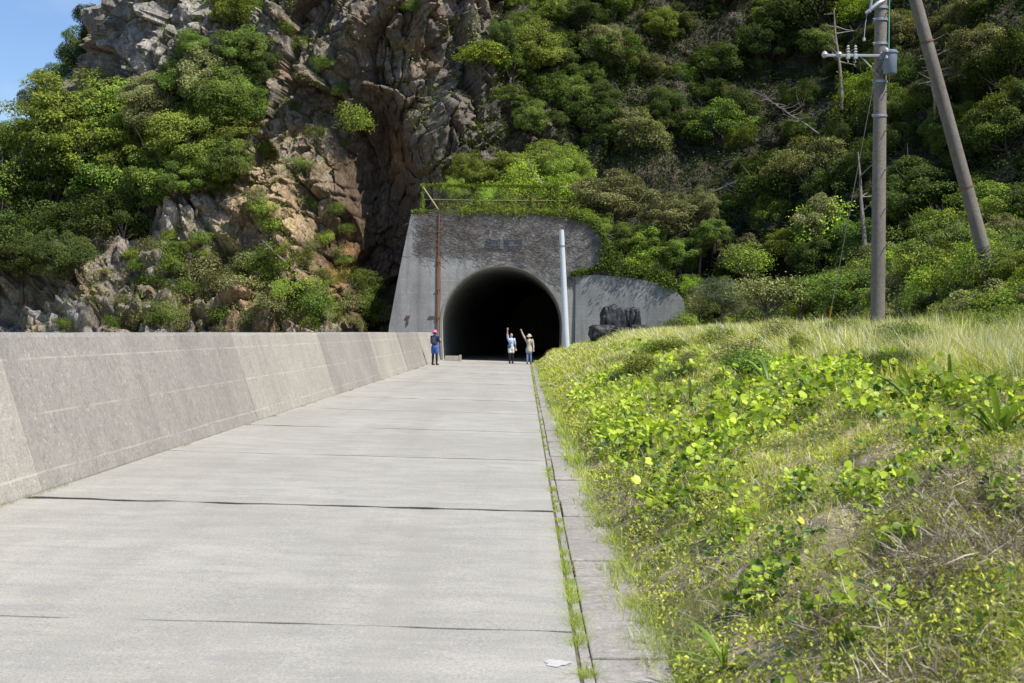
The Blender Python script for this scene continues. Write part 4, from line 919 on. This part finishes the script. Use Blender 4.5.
def head(c, yaw_, skinlist):
    Rz = Matrix.Rotation(yaw_, 4, 'Z')
    f = Rz @ Vector((0, -1, 0)); s = Rz @ Vector((1, 0, 0)); c = Vector(c)
    L = [('e', c, (.075, .092, .115), Rz), ('e', c+f*.02+Vector((0, 0, -.06)), (.055, .065, .05), Rz), ('c', [c+f*.088+Vector((0, 0, .01)), c+f*.108+Vector((0, 0, -.022))], [.009, .014]),
         ('e', c+s*.078, (.012, .02, .03), Rz), ('e', c-s*.078, (.012, .02, .03), Rz), ('e', c+f*.088+Vector((0, 0, -.055)), (.025, .012, .007), Rz)]
    return skinlist.extend(L)
def person(px, py, Yp_, h, label, rz, raise_arm, colors, hat=None, hair=(.03, .022, .018), stance=.0, pack=True, shorts_len=.5, coat=False, armtilt=.0, face=0.):
    """h = standing height; raise_arm: side (+1/-1) of the lifted arm or 0 = both hands before the chest"""
    p = P(px, py, Yp_); z0 = cross(p.x)+.006; S = h/1.7
    root = empty('person', (p.x, p.y, z0), label, 'person', rz=rz); root.scale = (S, S, S)
    mt = {k: m_simple('cloth_'+k, c, .85, var=.15, sc=14, bump=.3) for k, c in colors.items()}
    V3 = Vector; body = []; hipz = .90; st = stance
    feet = [V3((-.10-st*.3, -.04-st, .06)), V3((.10+st*.3, .02+st, .06))]
    knees = [V3((-.095-st*.2, -.04-st*.6, .48)), V3((.095+st*.2, -.01+st*.4, .48))]
    hips = [V3((-.085, 0, hipz-.02)), V3((.085, 0, hipz-.02))]
    for f_, k_, h_ in zip(feet, knees, hips):
        body.append(('c', [h_, h_.lerp(k_, .5), k_, k_.lerp(f_, .35), f_+V3((0, 0, .03))], [.088, .078, .052, .055, .036]))
        body.append(('c', [f_+V3((0, .03, -.02)), f_+V3((0, -.15, -.028))], [.036, .028]))
    body.append(('c', [(0, 0, .9), (0, 0, 1.08), (0, .0, 1.28), (0, .01, 1.40)], [.125, .112, .135, .09]))
    body.append(('e', (0, 0, 1.31), (.185, .10, .13))); body.append(('c', [(0, .01, 1.40), (0, -.005, 1.52)], [.055, .05]))
    hc = V3((0, -.02, 1.60)); head(hc, face, body)
    sh = {s: V3((.18*s, 0, 1.39)) for s in (-1, 1)}; arms = {}
    for s in (-1, 1):
        if raise_arm == s: e_ = sh[s]+V3((.05*s+armtilt*s, -.05, .25)); w_ = e_+V3((-.01*s+armtilt*s*1.2, -.05, .25))
        elif raise_arm == 0: e_ = sh[s]+V3((.07*s, -.08, -.26)); w_ = e_+V3((-.12*s, -.2, .12+.1*(s > 0)))
        else: e_ = sh[s]+V3((.06*s, .01, -.28)); w_ = e_+V3((.02*s, -.07, -.24))
        arms[s] = (sh[s], e_, w_); body.append(('c', [sh[s], sh[s].lerp(e_, .5), e_, e_.lerp(w_, .3), w_], [.056, .048, .038, .04, .026])); body += hand(w_, w_-e_, s)
    remesh('body', body, M['skin'], root, .010, 2)
    # clothes
    top = [('c', [(0, 0, .93), (0, 0, 1.1), (0, 0, 1.3), (0, .01, 1.40)], [.14, .132, .15, .10]), ('e', (0, 0, 1.31), (.205, .118, .14))]
    if coat: top.append(('c', [(0, 0, .78), (0, 0, .95)], [.17, .15]))
    for s in (-1, 1):
        a, e_, w_ = arms[s]; k = 1. if coat else .9
        top.append(('c', [a, a.lerp(e_, .5), e_], [.068, .060, .05])); 
        if coat: top.append(('c', [e_, e_.lerp(w_, .8)], [.05, .04]))
    remesh('jacket' if coat else 'shirt', top, mt['top'], root, .013, 3)
    sho = [('c', [(0, 0, .86), (0, 0, .98)], [.145, .138])]
    for h_, k_ in zip(hips, knees): sho.append(('c', [h_, h_.lerp(k_, shorts_len)], [.108, .10]))
    remesh('shorts' if shorts_len < 1 else 'trousers', sho, mt['bottom'], root, .013, 3)
    leg = []
    for f_, k_, h_ in zip(feet, knees, hips): leg.append(('c', [h_.lerp(k_, .35), k_, k_.lerp(f_, .35), f_+V3((0, 0, .06))], [.088, .06, .063, .045]))
    remesh('leggings', leg, mt['legs'], root, .012, 2)
    for f_ in feet: remesh('shoe', [('c', [f_+V3((0, .035, -.015)), f_+V3((0, -.06, -.02)), f_+V3((0, -.16, -.028))], [.044, .043, .034]), ('c', [f_+V3((0, .02, 0)), f_+V3((0, .01, .06))], [.045, .048])], mt['shoe'], root, .01, 2)
    Rf = Matrix.Rotation(face, 4, 'Z'); ff = Rf @ V3((0, 1, 0))
    mh = m_simple('hair', hair, .7, var=.3, sc=40)
    hs = [('e', hc+ff*.022+V3((0, 0, .02)), (.086, .095, .108), Rf)]
    if coat or hat is None: hs.append(('e', hc+ff*.05+V3((0, 0, -.06)), (.075, .06, .09), Rf))
    remesh('hair', hs, mh, root, .011, 2)
    if hat:
        mhat = m_simple('hat_cloth', hat, .85, var=.12, sc=20)
        mb = MB(); mb.lathe([(0, .135), (.05, .13), (.085, .10), (.1, .045), (.105, .03), (.165, .005), (.17, -.003), (.1, .02), (.09, .03)], hc+V3((0, .01, .015)), 28, Matrix.Rotation(.1, 3, 'X')); mb.build('hat', mhat, root, True)
    if pack:
        remesh('backpack', [('e', (0, .17, 1.2), (.14, .085, .2)), ('e', (0, .22, 1.13), (.10, .06, .1))], mt['pack'], root, .013, 2)
        for s in (-1, 1): mb = MB(); mb.tube([(.1*s, .1, 1.36), (.1*s, .02, 1.455), (.1*s, -.12, 1.36), (.12*s, -.1, 1.15), (.12*s, .12, 1.06)], .018, 6); mb.build('strap', mt['pack'], root, True)
    else:
        remesh('shoulder_bag', [('e', (-.14, -.1, .98), (.12, .055, .1))], mt['pack'], root, .012, 2)
        mb = MB(); mb.tube([(-.16, -.11, 1.04), (-.02, -.145, 1.2), (.13, -.06, 1.44), (.14, .05, 1.43), (.0, .15, 1.25), (-.16, .08, 1.02)], .014, 6); mb.build('strap', mt['pack'], root, True)
    # eyes
    for s in (-1, 1):
        bm = bmesh.new(); bmesh.ops.create_uvsphere(bm, u_segments=10, v_segments=8, radius=.011); mb = MB(); mb.bm(bm, hc+Rf @ V3((.032*s, -.083, .012))); mb.build('eye', m_simple('eye_dark', (.02, .015, .012), .2), root, True)
    return root
person(434.5, 367.5, 64.2, 1.55, 'person in pink hat, navy top and blue shorts standing beside the end of the wall', math.pi-.5, 0,
       dict(top=(.02, .03, .085), bottom=(.05, .12, .42), legs=(.012, .012, .014), shoe=(.012, .012, .012), pack=(.05, .05, .075)), hat=(.75, .16, .42), shorts_len=.62)
person(511, 364.5, 71.2, 1.5, 'person in a pale blue shirt with dark leggings waving one arm before the tunnel', .35, -1,
       dict(top=(.45, .52, .70), bottom=(.55, .55, .52), legs=(.012, .012, .016), shoe=(.02, .02, .02), pack=(.03, .07, .14)), hair=(.08, .07, .06), pack=False, stance=.02, shorts_len=.55, armtilt=.02)
person(529, 364.5, 71.0, 1.47, 'person in a beige jacket and hat with jeans waving one arm before the tunnel', -.1, -1,
       dict(top=(.47, .42, .33), bottom=(.44, .40, .33), legs=(.16, .22, .36), shoe=(.03, .03, .03), pack=(.25, .2, .13)), hat=(.60, .47, .33), hair=(.10, .05, .03), stance=.0, coat=True, shorts_len=.4, armtilt=.10)

# ------------------------------------------------------------------ grass bank vegetation (uncountable)
PT = [(640, 455, 50, 20), (600, 440, 30, 16), (700, 470, 45, 16), (720, 440, 45, 14), (790, 400, 75, 16), (850, 385, 50, 14), (680, 375, 50, 14), (620, 378, 30, 14), (760, 375, 40, 10), (960, 440, 65, 24), (1000, 410, 50, 20), (930, 400, 50, 14), (870, 420, 30, 14), (780, 430, 40, 10),
      (760, 600, 28, 14), (840, 625, 26, 18), (800, 500, 20, 16), (770, 560, 30, 14), (860, 500, 20, 12), (890, 520, 14, 10), (1010, 510, 22, 14), (700, 500, 30, 12), (640, 520, 22, 14), (730, 540, 20, 10), (940, 470, 50, 12), (640, 410, 40, 14), (590, 400, 22, 14), (820, 350, 40, 8), (640, 350, 45, 8), (720, 350, 50, 8), (900, 560, 10, 8)]
patches = []
for x, y, rx, ry in PT:
    h = on_bank(x, y)
    if h is not None: patches.append((h.x, h.y, rx/F*h.y*1.1, min(2.5*ry/F*h.y*h.y/3.5+.08, 4)))
def patchmask(X, Y):
    m = np.zeros(len(X))
    for a, b_, rx, ry in patches: m = np.maximum(m, np.exp(-(((X-a)/rx)**2+((Y-b_)/ry)**2)*1.1))
    return m
def bank_samples(n, y0, y1, pw, xpad=1.2):
    u = rng.random(n*2); e = 2-pw; Yv = (y0**e+u*(y1**e-y0**e))**(1/e); xm = np.minimum(.37*Yv+xpad, 12.5); xm = np.minimum(xm, 9.6); Xv = .70+rng.random(n*2)*(xm-.7)
    k = rng.random(n*2) < 1.; Xv, Yv = Xv[k][:n], Yv[k][:n]; return Xv, Yv
def blades(name, X, Y, H, W, colr, lean=.5, segs=2, mat='grass', curl=.4, droop=0):
    n = len(X); Z = bank(X, Y)-.01; az_ = rng.random(n)*6.283; ld = np.stack([np.cos(az_), np.sin(az_), np.zeros(n)], 1); ln = np.abs(rng.normal(0, lean, n))
    sd_ = np.stack([-np.sin(az_), np.cos(az_), np.zeros(n)], 1); tw = rng.random(n)*6.283; sd_ = sd_*np.cos(tw)[:, None]*.6+ld*np.sin(tw)[:, None]*.6+sd_*.4
    B = np.stack([X, Y, Z], 1); vs = []
    for j in range(segs+1):
        t = j/segs; p = B+np.array([0, 0, 1])*(H*t*(1-droop*t*ln))[:, None]+ld*(H*(ln*t+curl*ln*t*t))[:, None]
        w__ = (W*(1-t)**.7)[:, None] if j < segs else None
        if j < segs: vs += [p-sd_*w__*.5, p+sd_*w__*.5]
        else: vs.append(p)
    k = len(vs); V = np.stack(vs, 1).reshape(-1, 3); b = np.arange(n)[:, None]*k
    Q = np.concatenate([b+np.array([2*j, 2*j+1, 2*j+3, 2*j+2]) for j in range(segs-1)]) if segs > 1 else np.zeros((0, 4), int)
    T = b+np.array([2*segs-2, 2*segs-1, 2*segs])
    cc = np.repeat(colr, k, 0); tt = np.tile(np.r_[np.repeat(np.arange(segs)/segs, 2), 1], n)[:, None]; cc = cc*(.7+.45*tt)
    return link(name, npmesh(name, V, [Q, T], M[mat], col=cc))
def gcol(X, Y, n, dryb=0.):
    p = np.stack([X*1.1, Y*.8, np.zeros(n)], 1); a = fbm(p, 4, 81); b_ = fbm(p*3.1+5, 3, 82); c_ = fbm(p*.4+2, 3, 83)
    g1 = np.array([.24, .29, .035]); g2 = np.array([.52, .50, .075]); g3 = np.array([.62, .54, .24]); st_ = np.array([.70, .62, .46]); br = np.array([.34, .27, .2])
    t = np.clip(.6+a*1.6+rng.normal(size=n)*.25, 0, 1)[:, None]; col_ = g1*(1-t)+g2*t
    t2 = sst(.05, .35, b_+c_*.7+rng.normal(size=n)*.12+dryb)[:, None]; col_ = col_*(1-t2)+g3*t2
    t3 = (rng.random(n) < .15+.4*sst(.05, .3, b_-a*.4+dryb)); col_[t3] = st_*(.6+.8*rng.random((t3.sum(), 1)))
    t4 = rng.random(n) < .05; col_[t4] = br; return np.clip(col_*(1+.25*rng.normal(size=(n, 1))*.6), .01, .6)
n = 430000; GX, GY = bank_samples(n, 2.6, 76, 1.25); n = len(GX)
pm = patchmask(GX, GY); tall = sst(3.2, 5.2, GX)*sst(8, 14, GY)
dens = fbm(np.stack([GX*1.4, GY*1.2, np.zeros(n)], 1), 3, 91)
kp = rng.random(n) < np.clip(.75+dens*1.5, .15, 1)*(1-.45*pm); kp &= ~((GX < .78) & (rng.random(n) < .6)); GX, GY, pm, tall, dens = [a[kp] for a in (GX, GY, pm, tall, dens)]; n = len(GX)
H = (.06+.06*rng.random(n)+.07*np.clip(dens+.3, 0, 1))*(1+tall*1.6)*np.clip(GY/14, 1, 1.5); H *= .45+.55*sst(.7, 1.4, GX); H *= (.62+.38*sst(6, 13, GY))*(.7+.6*np.clip(fbm(np.stack([GX*2.2, GY*1.8, np.zeros(n)+11], 1), 2, 89)+.5, 0, 1))
W = np.maximum(.005, GY*.0007)*(.7+.6*rng.random(n))*np.clip(GY/14, 1, 1.6)
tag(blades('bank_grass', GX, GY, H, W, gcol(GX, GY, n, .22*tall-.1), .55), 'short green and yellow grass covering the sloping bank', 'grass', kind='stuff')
# pale tall grass at the crest
n = 70000; TX, TY = bank_samples(n, 9, 60, .8, 2); n = len(TX); k = (TX > 3.6+.8*fbm(np.stack([TX*.5, TY*.3, np.zeros(n)], 1), 2, 93)) & (TX < 9.4) & (rng.random(n) < .35+.65*(fbm(np.stack([TX*.6, TY*.5, np.zeros(n)+3], 1), 3, 94) > -.1)); TX, TY = TX[k], TY[k]; n = len(TX)
tp = fbm(np.stack([TX*.9+2, TY*.5, np.zeros(n)], 1), 3, 105); k = rng.random(n) < np.clip(.6+tp*2.2, .12, 1); TX, TY, tp = TX[k], TY[k], tp[k]; n = len(TX)
cg = np.where(rng.random((n, 1)) < .55, [.52, .49, .28], [.30, .34, .11])*(.6+.7*rng.random((n, 1)))*(1+1.1*fbm(np.stack([TX*.7, TY*.4, np.zeros(n)+6], 1), 3, 106)[:, None]*[.6, .3, .5])
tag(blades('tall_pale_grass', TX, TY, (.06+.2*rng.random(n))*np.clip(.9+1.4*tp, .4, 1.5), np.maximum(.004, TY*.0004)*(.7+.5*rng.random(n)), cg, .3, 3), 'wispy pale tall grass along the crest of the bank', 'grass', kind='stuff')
# dry thatch: greyish stalks lying about
n = 130000; DX, DY = bank_samples(n, 2.6, 45, 1.35); n = len(DX); dm = fbm(np.stack([DX*1.0+7, DY*.8, np.zeros(n)], 1), 3, 95)+.25*sst(5.5, 3.6, DY)*sst(.9, 1.6, DX)*.9
k = dm+rng.normal(size=n)*.12 > .0; DX, DY = DX[k], DY[k]; n = len(DX)
az_ = rng.random(n)*6.283; el_ = rng.normal(.1, .35, n); D = np.stack([np.cos(az_)*np.cos(el_), np.sin(az_)*np.cos(el_), np.sin(el_)], 1); base_ = np.stack([DX, DY, bank(DX, DY)+.012+.04*rng.random(n)], 1)
v, q = leaf_quads(base_, D, rng.normal(size=(n, 3))*.5+[0, 0, 1], .05+.14*rng.random(n), np.maximum(.0025, DY*.0004)*(.7+.6*rng.random(n)))
cd = np.where(rng.random((n, 1)) < .5, [.62, .54, .45], [.33, .26, .21])*(.5+.8*rng.random((n, 1)))
tag(link('dry_thatch', npmesh('dry_thatch', v, q, M['grass'], col=np.repeat(cd, 4, 0))), 'greyish brown dead stalks lying in bare patches of the bank', 'dead grass', kind='stuff')
n = 26000; KX = 1.15+rng.random(n)*1.9; KY = 3.2+rng.random(n)*4.4; tg = fbm(np.stack([KX*1.3, KY*.9, np.zeros(n)+4], 1), 3, 111)+.35*np.exp(-((KY-4.9-KX*.5)/1.2)**2)
k = (tg+.22*sst(1.3, 2.2, KX)+rng.normal(size=n)*.07 > .38) & (KX < .37*KY+.8); KX, KY = KX[k], KY[k]; n = len(KX); az_ = rng.random(n)*6.283; el_ = rng.normal(.25, .45, n)
D = np.stack([np.cos(az_)*np.cos(el_), np.sin(az_)*np.cos(el_), np.sin(el_)], 1); base_ = np.stack([KX, KY, bank(KX, KY)+.01+.10*rng.random(n)], 1)
v, q = leaf_quads(base_, D, rng.normal(size=(n, 3)), .05+.16*rng.random(n), .0028+.003*rng.random(n)); ck = np.where(rng.random((n, 1)) < .6, [.20, .15, .115], [.55, .47, .38])*(.4+.9*rng.random((n, 1)))
tag(link('brown_tangle', npmesh('brown_tangle', v, q, M['grass'], col=np.repeat(ck, 4, 0))), 'dark brown tangle of dead stems on the near right of the bank', 'dead stems', kind='stuff')
# small herb leaves everywhere
n = 260000; LX, LY = bank_samples(n, 2.6, 60, 1.3); n = len(LX); hm = fbm(np.stack([LX*1.7+3, LY*1.3, np.zeros(n)], 1), 3, 96); k = hm+rng.normal(size=n)*.1 > -.08; LX, LY = LX[k], LY[k]; n = len(LX)
base_ = np.stack([LX, LY, bank(LX, LY)+.015+.075*rng.random(n)], 1); D = rdir(n, .3); sc_ = np.clip(LY/9, 1, 2.6)
v, q = leaf_quads(base_, D, rng.normal(size=(n, 3))*.6+[0, 0, 1], (.012+.034*rng.random(n)**2)*sc_, (.008+.016*rng.random(n)**2)*sc_)
ch = np.array([.34, .36, .055])*(.45+1.1*rng.random((n, 1)))*(1+.5*fbm(base_*[1.5, 1.2, 0], 2, 87)[:, None])*np.where(rng.random((n, 1)) < .3, [1.3, 1.15, 1.2], [1, 1, 1])
tag(link('bank_herbs', npmesh('bank_herbs', v, q, M['leaf_gloss'], col=np.repeat(ch, 4, 0))), 'tiny leafed green herbs mixed through the grass of the bank', 'herbs', kind='stuff')
# round glossy creeper leaves in patches
def round_leaves(name, cx_, cy_, cz_, rad_, colr, tilt=.75):
    n = len(cx_); k = 8; N = rng.normal(size=(n, 3))*tilt+[0.1, -.15, 1]; N /= np.linalg.norm(N, axis=1)[:, None]; A_ = np.cross(N, rdir(n)); A_ /= np.linalg.norm(A_, axis=1)[:, None]; B_ = np.cross(N, A_)
    cen = np.stack([cx_, cy_, cz_], 1); vs = [cen-N*rad_[:, None]*.12]
    for j in range(k):
        a = 2*math.pi*j/k; rr_ = .55 if j == 0 else 1.0; vs.append(cen+(A_*math.cos(a)*rr_+B_*math.sin(a)*.92)*rad_[:, None]+N*(rad_*(.14 if j % 4 == 2 else .0))[:, None])
    V = np.stack(vs, 1).reshape(-1, 3); b = np.arange(n)[:, None]*(k+1); T = np.concatenate([b+np.array([0, 1+j, 1+(j+1) % k]) for j in range(k)])
    return link(name, npmesh(name, V, T, M['leaf_gloss'], col=np.repeat(colr, k+1, 0), smooth=True))
xs_, ys_ = [], []
for a, b_, rx, ry in patches:
    m = int(min(100, 22+rx*ry*42)); xs_.append(a+rng.normal(size=m)*rx*.5); ys_.append(b_+rng.normal(size=m)*ry*.5)
RX, RY = bank_samples(900, 4, 60, 1.1); k = fbm(np.stack([RX*.8, RY*.6, np.zeros(len(RX))+9], 1), 3, 97) > .08; xs_.append(RX[k]); ys_.append(RY[k])
px_, py_ = np.concatenate(xs_), np.concatenate(ys_); px_, py_ = px_[px_ > .9], py_[px_ > .9]
ns_ = len(px_); hs_ = .05+.16*rng.random(ns_)**1.3; cnt = rng.integers(4, 12, ns_); si = np.repeat(np.arange(ns_), cnt); n = len(si)
sc_ = np.clip(py_[si]/10, .85, 1.5); aa = rng.random(n)*6.283; ra = (.02+.085*rng.random(n))*sc_
cx_ = px_[si]+np.cos(aa)*ra; cy_ = py_[si]+np.sin(aa)*ra; k = cx_ > .85; cx_, cy_, si, sc_, ra = cx_[k], cy_[k], si[k], sc_[k], ra[k]; n = len(cx_)
hz = np.clip(hs_[si]*sc_*(1-.5*(ra/.11/sc_)**2)+rng.normal(size=n)*.025, .012, .4); rd = (.011+.024*rng.random(n)**1.1)*sc_*(.75+.5*_u[si % 4096, 1])
t = np.clip(rng.random((n, 1))*.8+.5*(hz[:, None]/.2)-.28+.25*rng.normal(size=ns_)[si][:, None], 0, 1); cc = np.array([.055, .105, .016])*(1-t)+np.array([.48, .54, .055])*t  # lower leaves darker: shadow among the creeper painted into their colour
yl = rng.random(n) < .003; cc[yl] = [.5, .42, .07]
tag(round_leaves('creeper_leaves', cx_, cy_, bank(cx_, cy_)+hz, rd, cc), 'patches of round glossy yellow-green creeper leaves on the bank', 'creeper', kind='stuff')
n = 60000; UX = 9.1+rng.random(n)**1.2*16; UY = 12+rng.random(n)*62; base_ = np.stack([UX, UY, bank(UX, UY)+.25*rng.random(n)], 1)
v, q = leaf_quads(base_, rdir(n, .2), rng.normal(size=(n, 3))*.6+[-.3, -.3, 1], .09+.09*rng.random(n), .05+.05*rng.random(n)); cu = np.array([.11, .15, .025])*(.4+1.*rng.random((n, 1)))
tag(link('upper_bank_undergrowth', npmesh('upper_bank_undergrowth', v, q, M['leaf'], col=np.repeat(cu, 4, 0))), 'leafy green ground cover between the bushes on the upper bank', 'undergrowth', kind='stuff')
# edge overhang along kerb + weeds in joint + weeds at wall foot
def tufts(name, X, Y, zf, H, W, col_, lean=.8):
    global bank; sv = bank; bank = zf; o = blades(name, X, Y, H, W, col_, lean, 2); bank = sv; return o
n = 26000; u = rng.random(n); EY = 2.6*(76/2.6)**(u**.8); EX = .69+.07*rng.normal(size=n)+.10*fbm(np.stack([EY*2.2, EY*0, EY*0], 1), 3, 99)-.03*sst(5, 20, EY)
k = fbm(np.stack([EY*1.3, EX*3, EY*0], 1), 3, 100)+rng.normal(size=n)*.12 > -.05; EX, EY = EX[k], EY[k]; n = len(EX); w_ = np.maximum(.004, EY*.0006)
tag(tufts('kerb_edge_grass', EX, EY, lambda a, b_: np.zeros(len(a))+.0, (.05+.07*rng.random(n))*np.clip(EY/14, 1, 1.4), w_, gcol(EX, EY, n, -.15)*[.9, 1.05, .8]), 'grass spilling over the edge of the kerb strip', 'grass', kind='stuff')
n = 34000; u = rng.random(n); EY = 4.2*(74/4.2)**(u**.85); EX = .298+.018*rng.normal(size=n); f_ = 1.6*fbm(np.stack([EY*2.6, EX*9, EY*0+3], 1), 3, 101)-.12+.42*np.exp(-((EY-8.6)/1.7)**2)-.5*(EY < 6.6)+.0*EY
k = f_+rng.normal(size=n)*.06 > .13; EX, EY = EX[k], EY[k]; n = len(EX); EX += np.exp(-((EY-7.4)/1.5)**2)*rng.normal(size=n)*.02
cw = np.where(rng.random((n, 1)) < .75, [.27, .38, .035], [.5, .46, .17])*(.7+.6*rng.random((n, 1)))
tag(tufts('joint_weeds', EX, EY, lambda a, b_: np.zeros(len(a))-.02, .02+.04*rng.random(n)+.02*np.exp(-((EY-7.0)/1.6)**2), np.maximum(.005, EY*.0006), cw, 1.), 'bright green weeds growing in the joint between road and kerb', 'weeds', kind='stuff')
n = 6000; EY = 11+rng.random(n)*60; EX = -4.43+.02*np.abs(rng.normal(size=n)); f_ = fbm(np.stack([EY*.9, EY*0, EY*0+5], 1), 3, 103)+.5*np.exp(-((EY-13.2)/.5)**2)+.3*np.exp(-((EY-12)/1.)**2); k = f_+rng.normal(size=n)*.05 > .2; EX, EY = EX[k], EY[k]; n = len(EX)
tag(tufts('wall_foot_weeds', EX, EY, lambda a, b_: np.zeros(len(a))+.07, .02+.04*rng.random(n), np.maximum(.006, EY*.0006), np.tile([.20, .22, .05], (n, 1))*(.6+.8*rng.random((n, 1))), .9), 'sparse weeds along the foot of the sea wall', 'weeds', kind='stuff')

# ------------------------------------------------------------------ strap-leaved plants
def strap_plant(px, py, size, seed, label, dark=0.):
    h = on_bank(px, py)
    if h is None: return
    r = random.Random(seed); size *= 1.5; root = empty('strap_leaf_plant', h, label, 'plant', 'strap-leaved plants on the bank')
    for k in range(r.randint(9, 13)):
        a = r.uniform(0, 6.28); d = Vector((math.cos(a), math.sin(a), 0)); s = Vector((-d.y, d.x, 0)); L = size*r.uniform(.8, 1.4); e0 = r.uniform(.45, 1.3); wd = size*.07*r.uniform(.8, 1.15); V = []; Q = []; p = Vector((0, 0, -.02)); ang = e0; ns = 9
        for j in range(ns+1):
            t = j/ns; w__ = wd*(math.sin(math.pi*min(1, t*.9+.12))**.6)*(1-t**6) + .002; U = d.cross(s); nrm = Vector((0, 0, 1))*math.cos(ang)-d*math.sin(ang)
            V += [(p-s*w__*.5+nrm*w__*.18)[:], p[:], (p+s*w__*.5+nrm*w__*.18)[:]]
            p = p+(d*math.cos(ang)+Vector((0, 0, 1))*math.sin(ang))*L/ns; ang -= (e0+.5)/ns*(.5+1.2*t)
        Q = [[j*3+i, j*3+i+1, j*3+i+4, j*3+i+3] for j in range(ns) for i in (0, 1)]; b_ = r.uniform(.6, 1.3)
        me = npmesh('leaf', V, np.array(Q), M['leaf_gloss'], col=np.tile(np.array([.17, .26, .04])*b_, (len(V), 1)), smooth=True); link('leaf', me, root)
SP = [(725, 668, .20, 'small strap-leaved plant near the kerb at the bottom edge'), (915, 408, .42, 'large dark arching strap-leaved plant right of centre of the bank'), (1000, 440, .38, 'strap-leaved plant with a long arching leaf at the right edge'), (770, 392, .40, 'strap-leaved plant in the creeper patch below the pale grass'),
      (815, 398, .34, 'strap-leaved plant left of the large dark arching one'), (950, 395, .36, 'strap-leaved plant just right of the large dark arching one'), (860, 400, .26, 'small strap-leaved plant between two larger ones'), (985, 395, .34, 'strap-leaved plant high on the bank near the right edge'), (690, 405, .34, 'strap-leaved plant low in the middle of the bank'), (900, 350, .5, 'clump of tall dark green blades standing in the pale crest grass'), (1018, 480, .22, 'strap-leaved plant cut by the right edge of the photo')]
for i, (x, y, s, l) in enumerate(SP): strap_plant(x, y, s, i+1, l)
# rounded tufts: darker grass tussocks
for i, (x, y, s) in enumerate([(675, 385, .5), (890, 375, .55), (620, 385, .35)]):
    h = on_bank(x, y)
    if h is None: continue
    n = 2600; a = rng.random(n)*6.283; rr_ = s*rng.random(n)**.6*.6; X_, Y_ = h.x+np.cos(a)*rr_, h.y+np.sin(a)*rr_*1.5
    o = blades('grass_tussock', X_, Y_, .14+.2*rng.random(n), np.full(n, .009), np.tile([.08, .12, .03], (n, 1))*(.6+.8*rng.random((n, 1))), .35, 3)
    tag(o, ['dark rounded grass tussock left of the middle of the bank', 'dark grass tussock below the pale crest grass at the right', 'small dark grass tussock near the kerb side of the bank'][i], 'grass tussock')
# small yellow flowers
for i, (x, y) in enumerate([(882, 519), (890, 521), (909, 520), (826, 530), (761, 599)]):
    h = on_bank(x, y)
    if h is None: continue
    root = empty('yellow_flower', h, 'tiny yellow flower among the dry stalks on the near bank', 'flower', 'tiny yellow flowers on the near bank')
    mb = MB(); mb.tube([(0, 0, 0), (.003, 0, .06)], .0015, 5); mb.build('stalk', m_simple('stalk_green', (.1, .15, .03)), root)
    mb = MB()
    for k in range(6):
        a = k*1.047; d = Vector((math.cos(a), math.sin(a), .3)); s = Vector((-d.y, d.x, 0))*.004; mb.add([(0.003, 0, .06), (d*.008+s+Vector((0, 0, .06)))[:], (d*.015+Vector((0, 0, .06)))[:], (d*.008-s+Vector((0, 0, .06)))[:]], [[0, 1, 2, 3]])
    mb.build('petals', m_simple('yellow_petal', (.75, .55, .03), .5), root)

scene.cycles.max_bounces = 6; scene.cycles.diffuse_bounces = 3; scene.cycles.transmission_bounces = 3; scene.cycles.transparent_max_bounces = 4
scene.cycles.caustics_reflective = False; scene.cycles.caustics_refractive = False
print('trees', NT_TREES[0])
